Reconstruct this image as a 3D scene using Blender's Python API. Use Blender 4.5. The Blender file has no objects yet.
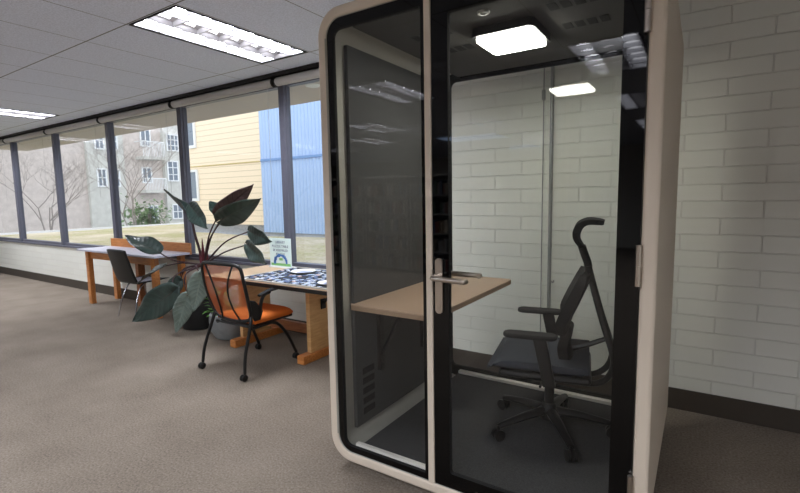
import bpy, bmesh, math, random
from mathutils import Vector, Matrix, Quaternion
random.seed(7)
PI = math.pi
scene = bpy.context.scene
COL = scene.collection

# ------------------------------------------------------------------ materials
def new_mat(name):
    m = bpy.data.materials.new(name); m.use_nodes = True
    nt = m.node_tree; nt.nodes.clear()
    out = nt.nodes.new('ShaderNodeOutputMaterial')
    return m, nt, out

def lin(c):
    return tuple((x/12.92 if x <= .04045 else ((x+.055)/1.055)**2.4) for x in [v/255 for v in c]) + (1,)

def node(nt, t, **kw):
    n = nt.nodes.new(t)
    for k, v in kw.items(): setattr(n, k, v)
    return n

def pbr(name, col, rough=.5, metal=0, var=0, vscale=20, bump=0, bscale=80, ior=1.45, stretch=None, coat=0, sheen=0):
    m, nt, out = new_mat(name)
    b = node(nt, 'ShaderNodeBsdfPrincipled')
    b.inputs['Base Color'].default_value = lin(col)
    b.inputs['Roughness'].default_value = rough
    b.inputs['Metallic'].default_value = metal
    b.inputs['IOR'].default_value = ior
    b.inputs['Coat Weight'].default_value = coat
    b.inputs['Sheen Weight'].default_value = sheen
    nt.links.new(b.outputs[0], out.inputs[0])
    if var or bump:
        tc = node(nt, 'ShaderNodeTexCoord'); mp = node(nt, 'ShaderNodeMapping')
        nt.links.new(tc.outputs['Object'], mp.inputs[0])
        if stretch: mp.inputs['Scale'].default_value = stretch
    if var:
        n = node(nt, 'ShaderNodeTexNoise'); n.inputs['Scale'].default_value = vscale; n.inputs['Detail'].default_value = 6
        nt.links.new(mp.outputs[0], n.inputs['Vector'])
        r = node(nt, 'ShaderNodeValToRGB')
        c = lin(col)
        r.color_ramp.elements[0].color = tuple(x*(1-var) for x in c[:3])+(1,)
        r.color_ramp.elements[1].color = tuple(min(1, x*(1+var)) for x in c[:3])+(1,)
        r.color_ramp.elements[0].position = .3; r.color_ramp.elements[1].position = .7
        nt.links.new(n.outputs['Fac'], r.inputs[0]); nt.links.new(r.outputs[0], b.inputs['Base Color'])
    if bump:
        n2 = node(nt, 'ShaderNodeTexNoise'); n2.inputs['Scale'].default_value = bscale; n2.inputs['Detail'].default_value = 4
        nt.links.new(mp.outputs[0], n2.inputs['Vector'])
        bp = node(nt, 'ShaderNodeBump'); bp.inputs['Strength'].default_value = bump; bp.inputs['Distance'].default_value = .01
        nt.links.new(n2.outputs['Fac'], bp.inputs['Height']); nt.links.new(bp.outputs[0], b.inputs['Normal'])
    return m

def emit(name, col, s):
    m, nt, out = new_mat(name)
    e = node(nt, 'ShaderNodeEmission'); e.inputs[0].default_value = lin(col); e.inputs[1].default_value = s
    nt.links.new(e.outputs[0], out.inputs[0]); return m

def glass(name, tint=(255, 255, 255), ior=1.75):
    # architectural pane: the front surface reflects by Fresnel, the rest passes straight through
    m, nt, out = new_mat(name)
    t = node(nt, 'ShaderNodeBsdfTransparent'); t.inputs[0].default_value = lin(tint)
    g = node(nt, 'ShaderNodeBsdfGlossy'); g.inputs['Roughness'].default_value = 0.0
    f = node(nt, 'ShaderNodeFresnel'); f.inputs['IOR'].default_value = ior
    ge = node(nt, 'ShaderNodeNewGeometry')
    inv = node(nt, 'ShaderNodeMath', operation='SUBTRACT'); inv.inputs[0].default_value = 1
    mul = node(nt, 'ShaderNodeMath', operation='MULTIPLY')
    mx = node(nt, 'ShaderNodeMixShader')
    nt.links.new(ge.outputs['Backfacing'], inv.inputs[1])
    nt.links.new(f.outputs[0], mul.inputs[0]); nt.links.new(inv.outputs[0], mul.inputs[1])
    nt.links.new(mul.outputs[0], mx.inputs[0]); nt.links.new(t.outputs[0], mx.inputs[1]); nt.links.new(g.outputs[0], mx.inputs[2])
    nt.links.new(mx.outputs[0], out.inputs[0]); return m

def wood(name, c1, c2, scale=(1, 12, 12), rough=.45):
    m, nt, out = new_mat(name)
    b = node(nt, 'ShaderNodeBsdfPrincipled'); b.inputs['Roughness'].default_value = rough
    tc = node(nt, 'ShaderNodeTexCoord'); mp = node(nt, 'ShaderNodeMapping'); mp.inputs['Scale'].default_value = scale
    n = node(nt, 'ShaderNodeTexNoise'); n.inputs['Scale'].default_value = 4; n.inputs['Detail'].default_value = 8; n.inputs['Distortion'].default_value = .6
    r = node(nt, 'ShaderNodeValToRGB'); r.color_ramp.elements[0].position = .35; r.color_ramp.elements[1].position = .68
    r.color_ramp.elements[0].color = lin(c1); r.color_ramp.elements[1].color = lin(c2)
    nt.links.new(tc.outputs['Object'], mp.inputs[0]); nt.links.new(mp.outputs[0], n.inputs['Vector'])
    nt.links.new(n.outputs['Fac'], r.inputs[0]); nt.links.new(r.outputs[0], b.inputs['Base Color']); nt.links.new(b.outputs[0], out.inputs[0])
    return m

def math_node(nt, op, a=None, b=None, av=0, bv=0):
    n = node(nt, 'ShaderNodeMath', operation=op)
    n.inputs[0].default_value = av; n.inputs[1].default_value = bv
    if a: nt.links.new(a, n.inputs[0])
    if b: nt.links.new(b, n.inputs[1])
    return n.outputs[0]

def lines_mask(nt, coord, origin, pitch, width):
    """1 on a thin joint every pitch, else 0"""
    a = math_node(nt, 'SUBTRACT', coord, bv=origin)
    a = math_node(nt, 'DIVIDE', a, bv=pitch)
    a = math_node(nt, 'ADD', a, bv=200.5)
    a = math_node(nt, 'FRACT', a)
    a = math_node(nt, 'SUBTRACT', a, bv=.5)
    a = math_node(nt, 'ABSOLUTE', a)
    return math_node(nt, 'LESS_THAN', a, bv=width/pitch/2)

def brick_mat():
    m, nt, out = new_mat('painted_block')
    b = node(nt, 'ShaderNodeBsdfPrincipled'); b.inputs['Roughness'].default_value = .45
    tc = node(nt, 'ShaderNodeTexCoord'); sp = node(nt, 'ShaderNodeSeparateXYZ'); nt.links.new(tc.outputs['Object'], sp.inputs[0])
    cb = node(nt, 'ShaderNodeCombineXYZ')
    sx = math_node(nt, 'ADD', sp.outputs[0], sp.outputs[1])
    nt.links.new(math_node(nt, 'ADD', sx, bv=20+1.476-3.44), cb.inputs[0])
    nt.links.new(math_node(nt, 'ADD', sp.outputs[2], bv=10.38-.224), cb.inputs[1])
    br = node(nt, 'ShaderNodeTexBrick'); br.offset = .5; br.squash = 1
    nt.links.new(cb.outputs[0], br.inputs['Vector'])
    br.inputs['Scale'].default_value = 1; br.inputs['Brick Width'].default_value = .415; br.inputs['Row Height'].default_value = .1038
    br.inputs['Mortar Size'].default_value = .0045; br.inputs['Mortar Smooth'].default_value = .5; br.inputs['Bias'].default_value = 0
    br.inputs['Color1'].default_value = lin((228, 227, 218)); br.inputs['Color2'].default_value = lin((224, 223, 214)); br.inputs['Mortar'].default_value = lin((220, 218, 209))
    nt.links.new(br.outputs['Color'], b.inputs['Base Color'])
    n = node(nt, 'ShaderNodeTexNoise'); n.inputs['Scale'].default_value = 60; nt.links.new(tc.outputs['Object'], n.inputs['Vector'])
    h = math_node(nt, 'MULTIPLY', n.outputs['Fac'], bv=.12)
    h = math_node(nt, 'SUBTRACT', h, br.outputs['Fac'])
    bp = node(nt, 'ShaderNodeBump'); bp.inputs['Strength'].default_value = .75; bp.inputs['Distance'].default_value = .006
    nt.links.new(h, bp.inputs['Height']); nt.links.new(bp.outputs[0], b.inputs['Normal']); nt.links.new(b.outputs[0], out.inputs[0])
    return m

def ceiling_mat():
    m, nt, out = new_mat('ceiling_tile')
    b = node(nt, 'ShaderNodeBsdfPrincipled'); b.inputs['Roughness'].default_value = .9
    tc = node(nt, 'ShaderNodeTexCoord'); sp = node(nt, 'ShaderNodeSeparateXYZ'); nt.links.new(tc.outputs['Object'], sp.inputs[0])
    lx = lines_mask(nt, sp.outputs[0], -3.49, .61, .007); ly = lines_mask(nt, sp.outputs[1], 1.83, 1.22, .011)
    ln = math_node(nt, 'MAXIMUM', lx, ly)
    n = node(nt, 'ShaderNodeTexNoise'); n.inputs['Scale'].default_value = 90; n.inputs['Detail'].default_value = 5; nt.links.new(tc.outputs['Object'], n.inputs['Vector'])
    r = node(nt, 'ShaderNodeValToRGB'); r.color_ramp.elements[0].position = .35; r.color_ramp.elements[1].position = .62
    r.color_ramp.elements[0].color = lin((202, 208, 224)); r.color_ramp.elements[1].color = lin((222, 228, 245)); nt.links.new(n.outputs['Fac'], r.inputs[0])
    mx = node(nt, 'ShaderNodeMix', data_type='RGBA'); nt.links.new(ln, mx.inputs[0]); nt.links.new(r.outputs[0], mx.inputs[6]); mx.inputs[7].default_value = lin((112, 112, 114))
    nt.links.new(mx.outputs[2], b.inputs['Base Color'])
    hh = math_node(nt, 'MULTIPLY', ln, bv=-1.0); hh = math_node(nt, 'ADD', hh, math_node(nt, 'MULTIPLY', n.outputs['Fac'], bv=.3))
    bp = node(nt, 'ShaderNodeBump'); bp.inputs['Strength'].default_value = .5; bp.inputs['Distance'].default_value = .006
    nt.links.new(hh, bp.inputs['Height']); nt.links.new(bp.outputs[0], b.inputs['Normal']); nt.links.new(b.outputs[0], out.inputs[0])
    return m

def stripes_mat(name, col, joint, axis, pitch, width, rough=.6, second=None):
    m, nt, out = new_mat(name)
    b = node(nt, 'ShaderNodeBsdfPrincipled'); b.inputs['Roughness'].default_value = rough
    tc = node(nt, 'ShaderNodeTexCoord'); sp = node(nt, 'ShaderNodeSeparateXYZ'); nt.links.new(tc.outputs['Object'], sp.inputs[0])
    ln = lines_mask(nt, sp.outputs[axis], 0, pitch, width)
    mx = node(nt, 'ShaderNodeMix', data_type='RGBA'); nt.links.new(ln, mx.inputs[0]); mx.inputs[6].default_value = lin(col); mx.inputs[7].default_value = lin(joint)
    nt.links.new(mx.outputs[2], b.inputs['Base Color']); nt.links.new(b.outputs[0], out.inputs[0])
    return m

def mesh_fabric(name, col, alpha):
    m, nt, out = new_mat(name)
    b = node(nt, 'ShaderNodeBsdfPrincipled'); b.inputs['Base Color'].default_value = lin(col); b.inputs['Roughness'].default_value = .7
    t = node(nt, 'ShaderNodeBsdfTransparent'); mx = node(nt, 'ShaderNodeMixShader'); mx.inputs[0].default_value = alpha
    nt.links.new(t.outputs[0], mx.inputs[1]); nt.links.new(b.outputs[0], mx.inputs[2]); nt.links.new(mx.outputs[0], out.inputs[0])
    return m

def leaf_mat(name, col, vein, rough=.3):
    m, nt, out = new_mat(name)
    b = node(nt, 'ShaderNodeBsdfPrincipled'); b.inputs['Roughness'].default_value = rough
    uv = node(nt, 'ShaderNodeUVMap', uv_map='leaf_uv'); sp = node(nt, 'ShaderNodeSeparateXYZ'); nt.links.new(uv.outputs[0], sp.inputs[0])
    w = math_node(nt, 'ABSOLUTE', math_node(nt, 'SUBTRACT', sp.outputs[0], bv=.5))
    t = math_node(nt, 'SUBTRACT', sp.outputs[1], math_node(nt, 'MULTIPLY', w, bv=.34))
    fr = math_node(nt, 'ABSOLUTE', math_node(nt, 'SUBTRACT', math_node(nt, 'FRACT', math_node(nt, 'MULTIPLY', math_node(nt, 'ADD', t, bv=1), bv=9)), bv=.5))
    v = math_node(nt, 'GREATER_THAN', fr, bv=.44); mid = math_node(nt, 'LESS_THAN', w, bv=.03)
    k = math_node(nt, 'MAXIMUM', v, mid)
    tc = node(nt, 'ShaderNodeTexCoord'); n = node(nt, 'ShaderNodeTexNoise'); n.inputs['Scale'].default_value = 9; n.inputs['Detail'].default_value = 5; nt.links.new(tc.outputs['Object'], n.inputs['Vector'])
    r = node(nt, 'ShaderNodeValToRGB'); c = lin(col); r.color_ramp.elements[0].position = .3; r.color_ramp.elements[1].position = .7
    r.color_ramp.elements[0].color = tuple(x*.7 for x in c[:3])+(1,); r.color_ramp.elements[1].color = tuple(x*1.3 for x in c[:3])+(1,)
    nt.links.new(n.outputs['Fac'], r.inputs[0])
    mx = node(nt, 'ShaderNodeMix', data_type='RGBA'); nt.links.new(k, mx.inputs[0]); nt.links.new(r.outputs[0], mx.inputs[6]); mx.inputs[7].default_value = lin(vein)
    nt.links.new(mx.outputs[2], b.inputs['Base Color'])
    h = math_node(nt, 'MULTIPLY', math_node(nt, 'COSINE', math_node(nt, 'MULTIPLY', t, bv=2*PI*9)), bv=.5)
    bp = node(nt, 'ShaderNodeBump'); bp.inputs['Strength'].default_value = .3; bp.inputs['Distance'].default_value = .005
    nt.links.new(h, bp.inputs['Height']); nt.links.new(bp.outputs[0], b.inputs['Normal']); nt.links.new(b.outputs[0], out.inputs[0])
    return m

def grass_mat():
    m, nt, out = new_mat('winter_lawn')
    b = node(nt, 'ShaderNodeBsdfPrincipled'); b.inputs['Roughness'].default_value = .95
    tc = node(nt, 'ShaderNodeTexCoord')
    n = node(nt, 'ShaderNodeTexNoise'); n.inputs['Scale'].default_value = .55; n.inputs['Detail'].default_value = 9; n.inputs['Roughness'].default_value = .72; nt.links.new(tc.outputs['Object'], n.inputs['Vector'])
    r = node(nt, 'ShaderNodeValToRGB'); e = r.color_ramp.elements
    e[0].position = .38; e[0].color = lin((172, 170, 122)); e[1].position = .58; e[1].color = lin((214, 202, 180))
    x = e.new(.47); x.color = lin((192, 182, 148)); x = e.new(.54); x.color = lin((202, 190, 164))
    nt.links.new(n.outputs['Fac'], r.inputs[0])
    n2 = node(nt, 'ShaderNodeTexNoise'); n2.inputs['Scale'].default_value = 22; n2.inputs['Detail'].default_value = 6; nt.links.new(tc.outputs['Object'], n2.inputs['Vector'])
    mx = node(nt, 'ShaderNodeMix', data_type='RGBA', blend_type='OVERLAY'); mx.inputs[0].default_value = .7
    nt.links.new(r.outputs[0], mx.inputs[6]); nt.links.new(n2.outputs['Fac'], mx.inputs[7]); nt.links.new(mx.outputs[2], b.inputs['Base Color'])
    bp = node(nt, 'ShaderNodeBump'); bp.inputs['Strength'].default_value = .8; bp.inputs['Distance'].default_value = .05
    nt.links.new(n2.outputs['Fac'], bp.inputs['Height']); nt.links.new(bp.outputs[0], b.inputs['Normal']); nt.links.new(b.outputs[0], out.inputs[0])
    return m

def carpet_mat():
    m, nt, out = new_mat('carpet')
    b = node(nt, 'ShaderNodeBsdfPrincipled'); b.inputs['Roughness'].default_value = 1; b.inputs['Specular IOR Level'].default_value = .1
    tc = node(nt, 'ShaderNodeTexCoord')
    n = node(nt, 'ShaderNodeTexNoise'); n.inputs['Scale'].default_value = 85; n.inputs['Detail'].default_value = 5; n.inputs['Roughness'].default_value = .7; nt.links.new(tc.outputs['Object'], n.inputs['Vector'])
    n2 = node(nt, 'ShaderNodeTexNoise'); n2.inputs['Scale'].default_value = 2.2; n2.inputs['Detail'].default_value = 5; nt.links.new(tc.outputs['Object'], n2.inputs['Vector'])
    s = math_node(nt, 'ADD', math_node(nt, 'MULTIPLY', n.outputs['Fac'], bv=.75), math_node(nt, 'MULTIPLY', n2.outputs['Fac'], bv=.25))
    r = node(nt, 'ShaderNodeValToRGB'); r.color_ramp.elements[0].position = .33; r.color_ramp.elements[1].position = .67
    r.color_ramp.elements[0].color = lin((92, 82, 72)); r.color_ramp.elements[1].color = lin((148, 137, 125)); nt.links.new(s, r.inputs[0])
    nt.links.new(r.outputs[0], b.inputs['Base Color'])
    bp = node(nt, 'ShaderNodeBump'); bp.inputs['Strength'].default_value = .7; bp.inputs['Distance'].default_value = .006
    nt.links.new(n.outputs['Fac'], bp.inputs['Height']); nt.links.new(bp.outputs[0], b.inputs['Normal']); nt.links.new(b.outputs[0], out.inputs[0])
    return m

M = dict(
    carpet=carpet_mat(), brick=brick_mat(), ceiling=ceiling_mat(), lawn=grass_mat(),
    beige_shaded=pbr('booth_beige_shaded', (158, 154, 145), .7),  # greyer, darker copy of the beige: shade inside the shell put into the colour
    lit_rim=pbr('rim_lit_pale', (222, 216, 206), .5),  # pale tone with the lamplight on the shell rim painted in
    beige=pbr('booth_beige', (212, 198, 181), .55, bump=.08, bscale=400),
    frit=pbr('black_frit', (4, 4, 5), .03, ior=1.36),
    felt=pbr('grey_felt', (70, 70, 70), 1, var=.12, vscale=150, bump=.3, bscale=300),
    felt_ceiling=pbr('ceiling_felt', (72, 71, 69), 1, var=.08, vscale=150),
    felt_dark=pbr('slot_dark', (24, 24, 24), 1),
    felt_floor=pbr('booth_carpet', (58, 58, 59), 1, var=.3, vscale=180, bump=.5, bscale=250),
    pane=glass('booth_glass', (252, 253, 253), 1.48), wpane=glass('window_glass', (246, 250, 250), 1.6),
    laminate=pbr('desk_laminate', (176, 150, 128), .45, var=.08, vscale=60, stretch=(4, 30, 30)),
    lam_edge=pbr('desk_edge', (150, 124, 100), .6),
    black=pbr('black_plastic', (16, 16, 17), .45), black_soft=pbr('black_fabric', (22, 22, 23), .85, bump=.3, bscale=500),
    seat_grey=pbr('seat_fabric', (56, 60, 68), .95, var=.12, vscale=300, bump=.3, bscale=600),
    black_metal=pbr('black_metal', (20, 20, 21), .4),
    steel=pbr('brushed_steel', (190, 180, 170), .28, metal=1), chrome=pbr('chrome', (205, 205, 210), .15, metal=1),
    grey_metal=pbr('grey_metal', (150, 150, 148), .4, metal=.3), white=pbr('white_plastic', (225, 225, 225), .5),
    mullion=pbr('mullion_paint', (92, 92, 104), .4), blind=pbr('blind_fabric', (190, 188, 186), .8),
    dark_trim_gap=pbr('dark_trim_gap', (22, 22, 24), .7), base=pbr('baseboard_rubber', (66, 58, 50), .7),
    soffit=pbr('soffit_paint', (196, 186, 182), .85), plaster=pbr('plaster', (214, 210, 200), .8),
    maple=wood('maple', (196, 152, 100), (214, 172, 120), (2, 2, 14)), oak=wood('orange_oak', (176, 108, 52), (202, 134, 74), (2, 14, 14)),
    redwood=wood('reddish_oak', (138, 82, 48), (164, 104, 62), (2, 14, 14)), maple_h=wood('maple_top', (192, 160, 124), (206, 176, 142), (2, 14, 14)),
    top_grey=pbr('grey_laminate', (190, 188, 200), .4),
    mat_black=pbr('puzzle_mat', (26, 28, 34), .7), board_rim=pbr('board_rim', (196, 190, 178), .5),
    p_blue=pbr('piece_blue', (90, 112, 154), .45), p_pale=pbr('piece_pale', (196, 208, 226), .45), p_dark=pbr('piece_dark', (40, 48, 66), .45), p_white=pbr('piece_white', (228, 230, 232), .45),
    p_pink=pbr('piece_pink', (214, 176, 166), .45),
    tray=pbr('paper_plate', (232, 230, 226), .5), tray_in=pbr('plate_pieces', (150, 160, 190), .6),
    orange=pbr('orange_fabric', (200, 104, 34), .85, var=.1, vscale=200, bump=.2, bscale=500),
    omesh=mesh_fabric('orange_mesh', (186, 94, 46), .62),
    leaf=leaf_mat('leaf_dark', (46, 62, 58), (56, 73, 68), .3), leaf_grey=leaf_mat('leaf_grey', (92, 104, 96), (108, 119, 110), .38),
    leaf_red=leaf_mat('leaf_maroon', (92, 72, 72), (70, 50, 52), .4), stem=pbr('stem_maroon', (58, 34, 36), .4), sheath=pbr('sheath_red', (84, 26, 34), .45),
    trunk=pbr('trunk_brown', (96, 74, 56), .9, var=.3), pot_black=pbr('pot_black', (22, 22, 23), .5), pot_grey=pbr('pot_concrete', (120, 122, 122), .85, var=.15, vscale=12),
    soil=pbr('soil', (48, 38, 30), 1, bump=.6), leaf_green=pbr('leaf_green', (86, 128, 58), .5, var=.2),
    siding=stripes_mat('yellow_siding', (250, 231, 204), (218, 202, 172), 2, .165, .022), bluemetal=stripes_mat('blue_corrugated', (186, 210, 246), (158, 188, 236), 0, .125, .04),
    concrete=pbr('concrete', (150, 152, 156), .9, var=.1), wframe=pbr('white_frame', (236, 238, 240), .5), wdark=pbr('dark_window', (120, 132, 146), .15),
    stone=pbr('apartment_stone', (208, 198, 192), .9, var=.12, vscale=3), stone_g=pbr('apartment_grey', (204, 204, 198), .9, var=.08, vscale=3),
    bark=pbr('bark', (150, 142, 138), .95), kerb=pbr('kerb_white', (228, 230, 236), .9), shrub=pbr('shrub_green', (112, 138, 98), .8, var=.3, vscale=4),
    lamp=emit('booth_lamp_light', (255, 252, 240), 46.0), tube=emit('troffer_light', (246, 247, 255), 18.0), tube_mid=emit('troffer_light_mid', (246, 243, 250), 5.0),
    sky=emit('skylight', (190, 215, 255), 4.0), louvre=pbr('louvre_metal', (205, 205, 210), .35, metal=.2), louvre_cell=pbr('cell_white', (226, 226, 230), .5),
    shelf=pbr('shelf_grey', (150, 146, 138), .6), paper=pbr('sign_paper', (214, 232, 230), .6), ink=pbr('sign_ink', (40, 70, 110), .6),
    art_blue=pbr('sign_blue', (70, 120, 190), .6), art_green=pbr('sign_green', (120, 180, 110), .6), acrylic=glass('acrylic', (250, 252, 252), 1.45),
    hall=pbr('mat_dark', (58, 50, 44), 1, bump=.4, bscale=200), screen=emit('monitor_screen', (70, 140, 220), .8),
)
BOOKC = [pbr('book_%s' % n, c, .6) for n, c in (('red', (130, 60, 52)), ('blue', (70, 88, 120)), ('cream', (200, 190, 170)), ('green', (78, 100, 80)), ('grey', (150, 150, 150)), ('brown', (120, 92, 66)))]

# ------------------------------------------------------------------ mesh builder
class MB:
    def __init__(s): s.v = []; s.f = []; s.m = []
    def add(s, vs, fs, mi=0):
        o = len(s.v); s.v += [Vector(v) for v in vs]
        for f in fs: s.f.append([i+o for i in f]); s.m.append(mi)
        return s
    def box(s, x0, x1, y0, y1, z0, z1, mi=0):
        return s.add([(x0, y0, z0), (x1, y0, z0), (x1, y1, z0), (x0, y1, z0), (x0, y0, z1), (x1, y0, z1), (x1, y1, z1), (x0, y1, z1)],
                     [(0, 3, 2, 1), (4, 5, 6, 7), (0, 1, 5, 4), (1, 2, 6, 5), (2, 3, 7, 6), (3, 0, 4, 7)], mi)
    def tube(s, pts, r, n=8, mi=0, caps=True, flat=1.0):
        pts = [Vector(p) for p in pts]
        rs = r if isinstance(r, (list, tuple)) else [r]*len(pts)
        up = None; rings = []
        for i, p in enumerate(pts):
            t = (pts[min(i+1, len(pts)-1)]-pts[max(i-1, 0)]).normalized()
            if up is None:
                up = Vector((0, 0, 1)) if abs(t.z) < .9 else Vector((0, 1, 0))
            a = t.cross(up)
            if a.length < 1e-4: a = t.cross(Vector((1, 0, 0)))
            a.normalize(); b = a.cross(t).normalized(); up = b
            rings.append([p+a*math.cos(2*PI*k/n)*rs[i]+b*math.sin(2*PI*k/n)*rs[i]*flat for k in range(n)])
        vs = [v for rg in rings for v in rg]; fs = []
        for i in range(len(pts)-1):
            for k in range(n): fs.append((i*n+k, i*n+(k+1) % n, (i+1)*n+(k+1) % n, (i+1)*n+k))
        if caps:
            fs.append(tuple(reversed(range(n)))); fs.append(tuple((len(pts)-1)*n+k for k in range(n)))
        return s.add(vs, fs, mi)
    def lathe(s, prof, c=(0, 0, 0), n=24, mi=0, axis='z'):
        vs = []; fs = []
        for (r, z) in prof:
            for k in range(n):
                a = 2*PI*k/n; x, y = r*math.cos(a), r*math.sin(a)
                p = (x, y, z) if axis == 'z' else ((x, z, y) if axis == 'y' else (z, x, y))
                vs.append(Vector(c)+Vector(p))
        for i in range(len(prof)-1):
            for k in range(n): fs.append((i*n+k, i*n+(k+1) % n, (i+1)*n+(k+1) % n, (i+1)*n+k))
        fs.append(tuple(reversed(range(n)))); fs.append(tuple((len(prof)-1)*n+k for k in range(n)))
        return s.add(vs, fs, mi)
    def prism(s, loop, y0, y1, mi=0):
        """loop of (x,z) extruded along y"""
        n = len(loop)
        vs = [(x, y0, z) for x, z in loop]+[(x, y1, z) for x, z in loop]
        fs = [tuple(range(n)), tuple(reversed(range(n, 2*n)))]+[((k+1) % n, k, n+k, n+(k+1) % n) for k in range(n)]
        return s.add(vs, fs, mi)
    def ring(s, outer, inner, y0, y1, mi=0, inside=None):
        n = len(outer)
        vs = [(x, y, z) for y in (y0, y1) for lp in (outer, inner) for x, z in lp]
        fs = []
        for k in range(n):
            j = (k+1) % n
            fs += [(k, j, n+j, n+k), (2*n+j, 2*n+k, 3*n+k, 3*n+j), (j, k, 2*n+k, 2*n+j), (n+k, n+j, 3*n+j, 3*n+k)]
        s.add(vs, fs, mi)
        if inside is not None:
            for q in range(len(fs)): 
                if q % 4 == 3: s.m[len(s.m)-len(fs)+q] = inside
        return s
    def grid(s, fn, nu, nv, mi=0):
        vs = [fn(i/nu, j/nv) for j in range(nv+1) for i in range(nu+1)]
        fs = [(j*(nu+1)+i, j*(nu+1)+i+1, (j+1)*(nu+1)+i+1, (j+1)*(nu+1)+i) for j in range(nv) for i in range(nu)]
        return s.add(vs, fs, mi)
    def build(s, name, mats, parent=None, smooth=False, bevel=0, bseg=2, solid=0, subsurf=0, fix=True, angle=40):
        me = bpy.data.meshes.new(name)
        off = world_loc(parent) if parent else Vector((0, 0, 0))
        loc = Vector((0, 0, 0))
        if not parent and s.v:       # origin of a top-level mesh at its base
            xs = [v.x for v in s.v]; ys = [v.y for v in s.v]; zs = [v.z for v in s.v]
            loc = Vector(((min(xs)+max(xs))/2, (min(ys)+max(ys))/2, min(zs))) if s.recentre else loc
        me.from_pydata([tuple(v-off-loc) for v in s.v], [], s.f)
        if not isinstance(mats, (list, tuple)): mats = [mats]
        for m in mats: me.materials.append(m)
        for p, mi in zip(me.polygons, s.m): p.material_index = mi
        if fix:
            bm = bmesh.new(); bm.from_mesh(me); bmesh.ops.recalc_face_normals(bm, faces=bm.faces); bm.to_mesh(me); bm.free()
        o = bpy.data.objects.new(name, me); COL.objects.link(o); o.location = loc
        if parent: o.parent = parent
        if smooth:
            for p in me.polygons: p.use_smooth = True
            try: me.set_sharp_from_angle(angle=math.radians(angle))
            except Exception: pass
        if solid:
            md = o.modifiers.new('solid', 'SOLIDIFY'); md.thickness = solid; md.offset = 0
        if bevel:
            md = o.modifiers.new('bevel', 'BEVEL'); md.width = bevel; md.segments = bseg; md.limit_method = 'ANGLE'; md.angle_limit = math.radians(35); md.harden_normals = False
        if subsurf:
            md = o.modifiers.new('sub', 'SUBSURF'); md.levels = subsurf; md.render_levels = subsurf
        return o
    recentre = False

def world_loc(o):
    l = Vector((0, 0, 0))
    while o: l += Vector(o.location); o = o.parent
    return l

def tag(o, label=None, cat=None, group=None, kind=None):
    if label: o['label'] = label
    if cat: o['category'] = cat
    if group: o['group'] = group
    if kind: o['kind'] = kind
    return o

def thing(name, loc, label, cat, group=None, kind=None):
    o = bpy.data.objects.new(name, None); COL.objects.link(o); o.location = loc; o.empty_display_size = .1
    return tag(o, label, cat, group, kind)

def struct(name, mb, mat, parent=None, **kw):
    o = mb.build(name, mat, parent, **kw)
    if not parent: o['kind'] = 'structure'
    return o

def kids(o): return [c for c in bpy.data.objects if c.parent == o]

def copy_tree(o, parent=None):
    c = o.copy(); COL.objects.link(c)
    if parent: c.parent = parent
    for ch in kids(o): copy_tree(ch, c)
    return c

def rrect(x0, x1, z0, z1, r, n=8):
    """rounded rectangle, radii bl, br, tr, tl"""
    if not isinstance(r, (list, tuple)): r = [r]*4
    cs = [(x0, z0, r[0], PI), (x1, z0, r[1], 1.5*PI), (x1, z1, r[2], 0), (x0, z1, r[3], .5*PI)]
    sg = [(1, 1), (-1, 1), (-1, -1), (1, -1)]
    out = []
    for (x, z, rr, a0), (sx, sz) in zip(cs, sg):
        for k in range(n+1):
            a = a0+.5*PI*k/n; q = max(rr, 1e-4)
            out.append((x+sx*q+q*math.cos(a), z+sz*q+q*math.sin(a)))
    return out

def bez(p, n=10):
    """Catmull-Rom through points"""
    p = [Vector(q) for q in p]; out = []
    for i in range(len(p)-1):
        a, b, c, d = p[max(i-1, 0)], p[i], p[i+1], p[min(i+2, len(p)-1)]
        for k in range(n):
            t = k/n
            out.append(.5*((2*b)+(c-a)*t+(2*a-5*b+4*c-d)*t*t+(3*b-3*c+d-a)*t**3))
    out.append(p[-1]); return out

# ------------------------------------------------------------------ room
H, ZC, YF, YW = 1.42, 2.68, 1.775, 3.44
XL, XR, YB = -13.4, 3.2, -9.8
MUL = [-3.675-1.825*k for k in range(6)]            # mullion centres
WR, WL = -1.90, MUL[-1]                            # window band ends
SILL, HEAD = .71, 2.62

struct('floor', MB().box(XL, XR, YB, YW+.2, -.12, 0), M['carpet'])

# ceiling lights: (x centre, y centre)
LIGHTS = [(-3.185, 2.44), (-8.065, 2.44),
          (-3.185, -1.22), (-.745, -1.22), (-5.625, -1.22), (-8.065, -1.22), (1.695, -1.22),
          (-.745, -3.66), (-3.185, -4.27), (-5.0, -3.4), (-8.065, -3.66), (1.695, -3.66),
          (-.745, -6.1), (-3.185, -7.3), (-6.2, -4.9), (-10.505, 2.44), (-10.505, -1.22), (-8.065, -6.1)]
SKY = (-4.1, -5.6, 1.3, .9)
def ceiling_mesh():
    holes = [(x-.277, x+.277, y-.585, y+.585) for x, y in LIGHTS]
    xs = sorted({XL, XR}|{h[0] for h in holes}|{h[1] for h in holes}); ys = sorted({YB, YW+.2}|{h[2] for h in holes}|{h[3] for h in holes})
    mb = MB()
    for i in range(len(xs)-1):
        for j in range(len(ys)-1):
            cx, cy = (xs[i]+xs[i+1])/2, (ys[j]+ys[j+1])/2
            if any(h[0] < cx < h[1] and h[2] < cy < h[3] for h in holes): continue
            mb.add([(xs[i], ys[j], ZC), (xs[i+1], ys[j], ZC), (xs[i+1], ys[j+1], ZC), (xs[i], ys[j+1], ZC)], [(0, 3, 2, 1)])
    mb.box(XL, XR, YB, YW+.2, ZC+.14, ZC+.2)
    return mb
struct('ceiling', ceiling_mesh(), M['ceiling'], fix=False)

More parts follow.
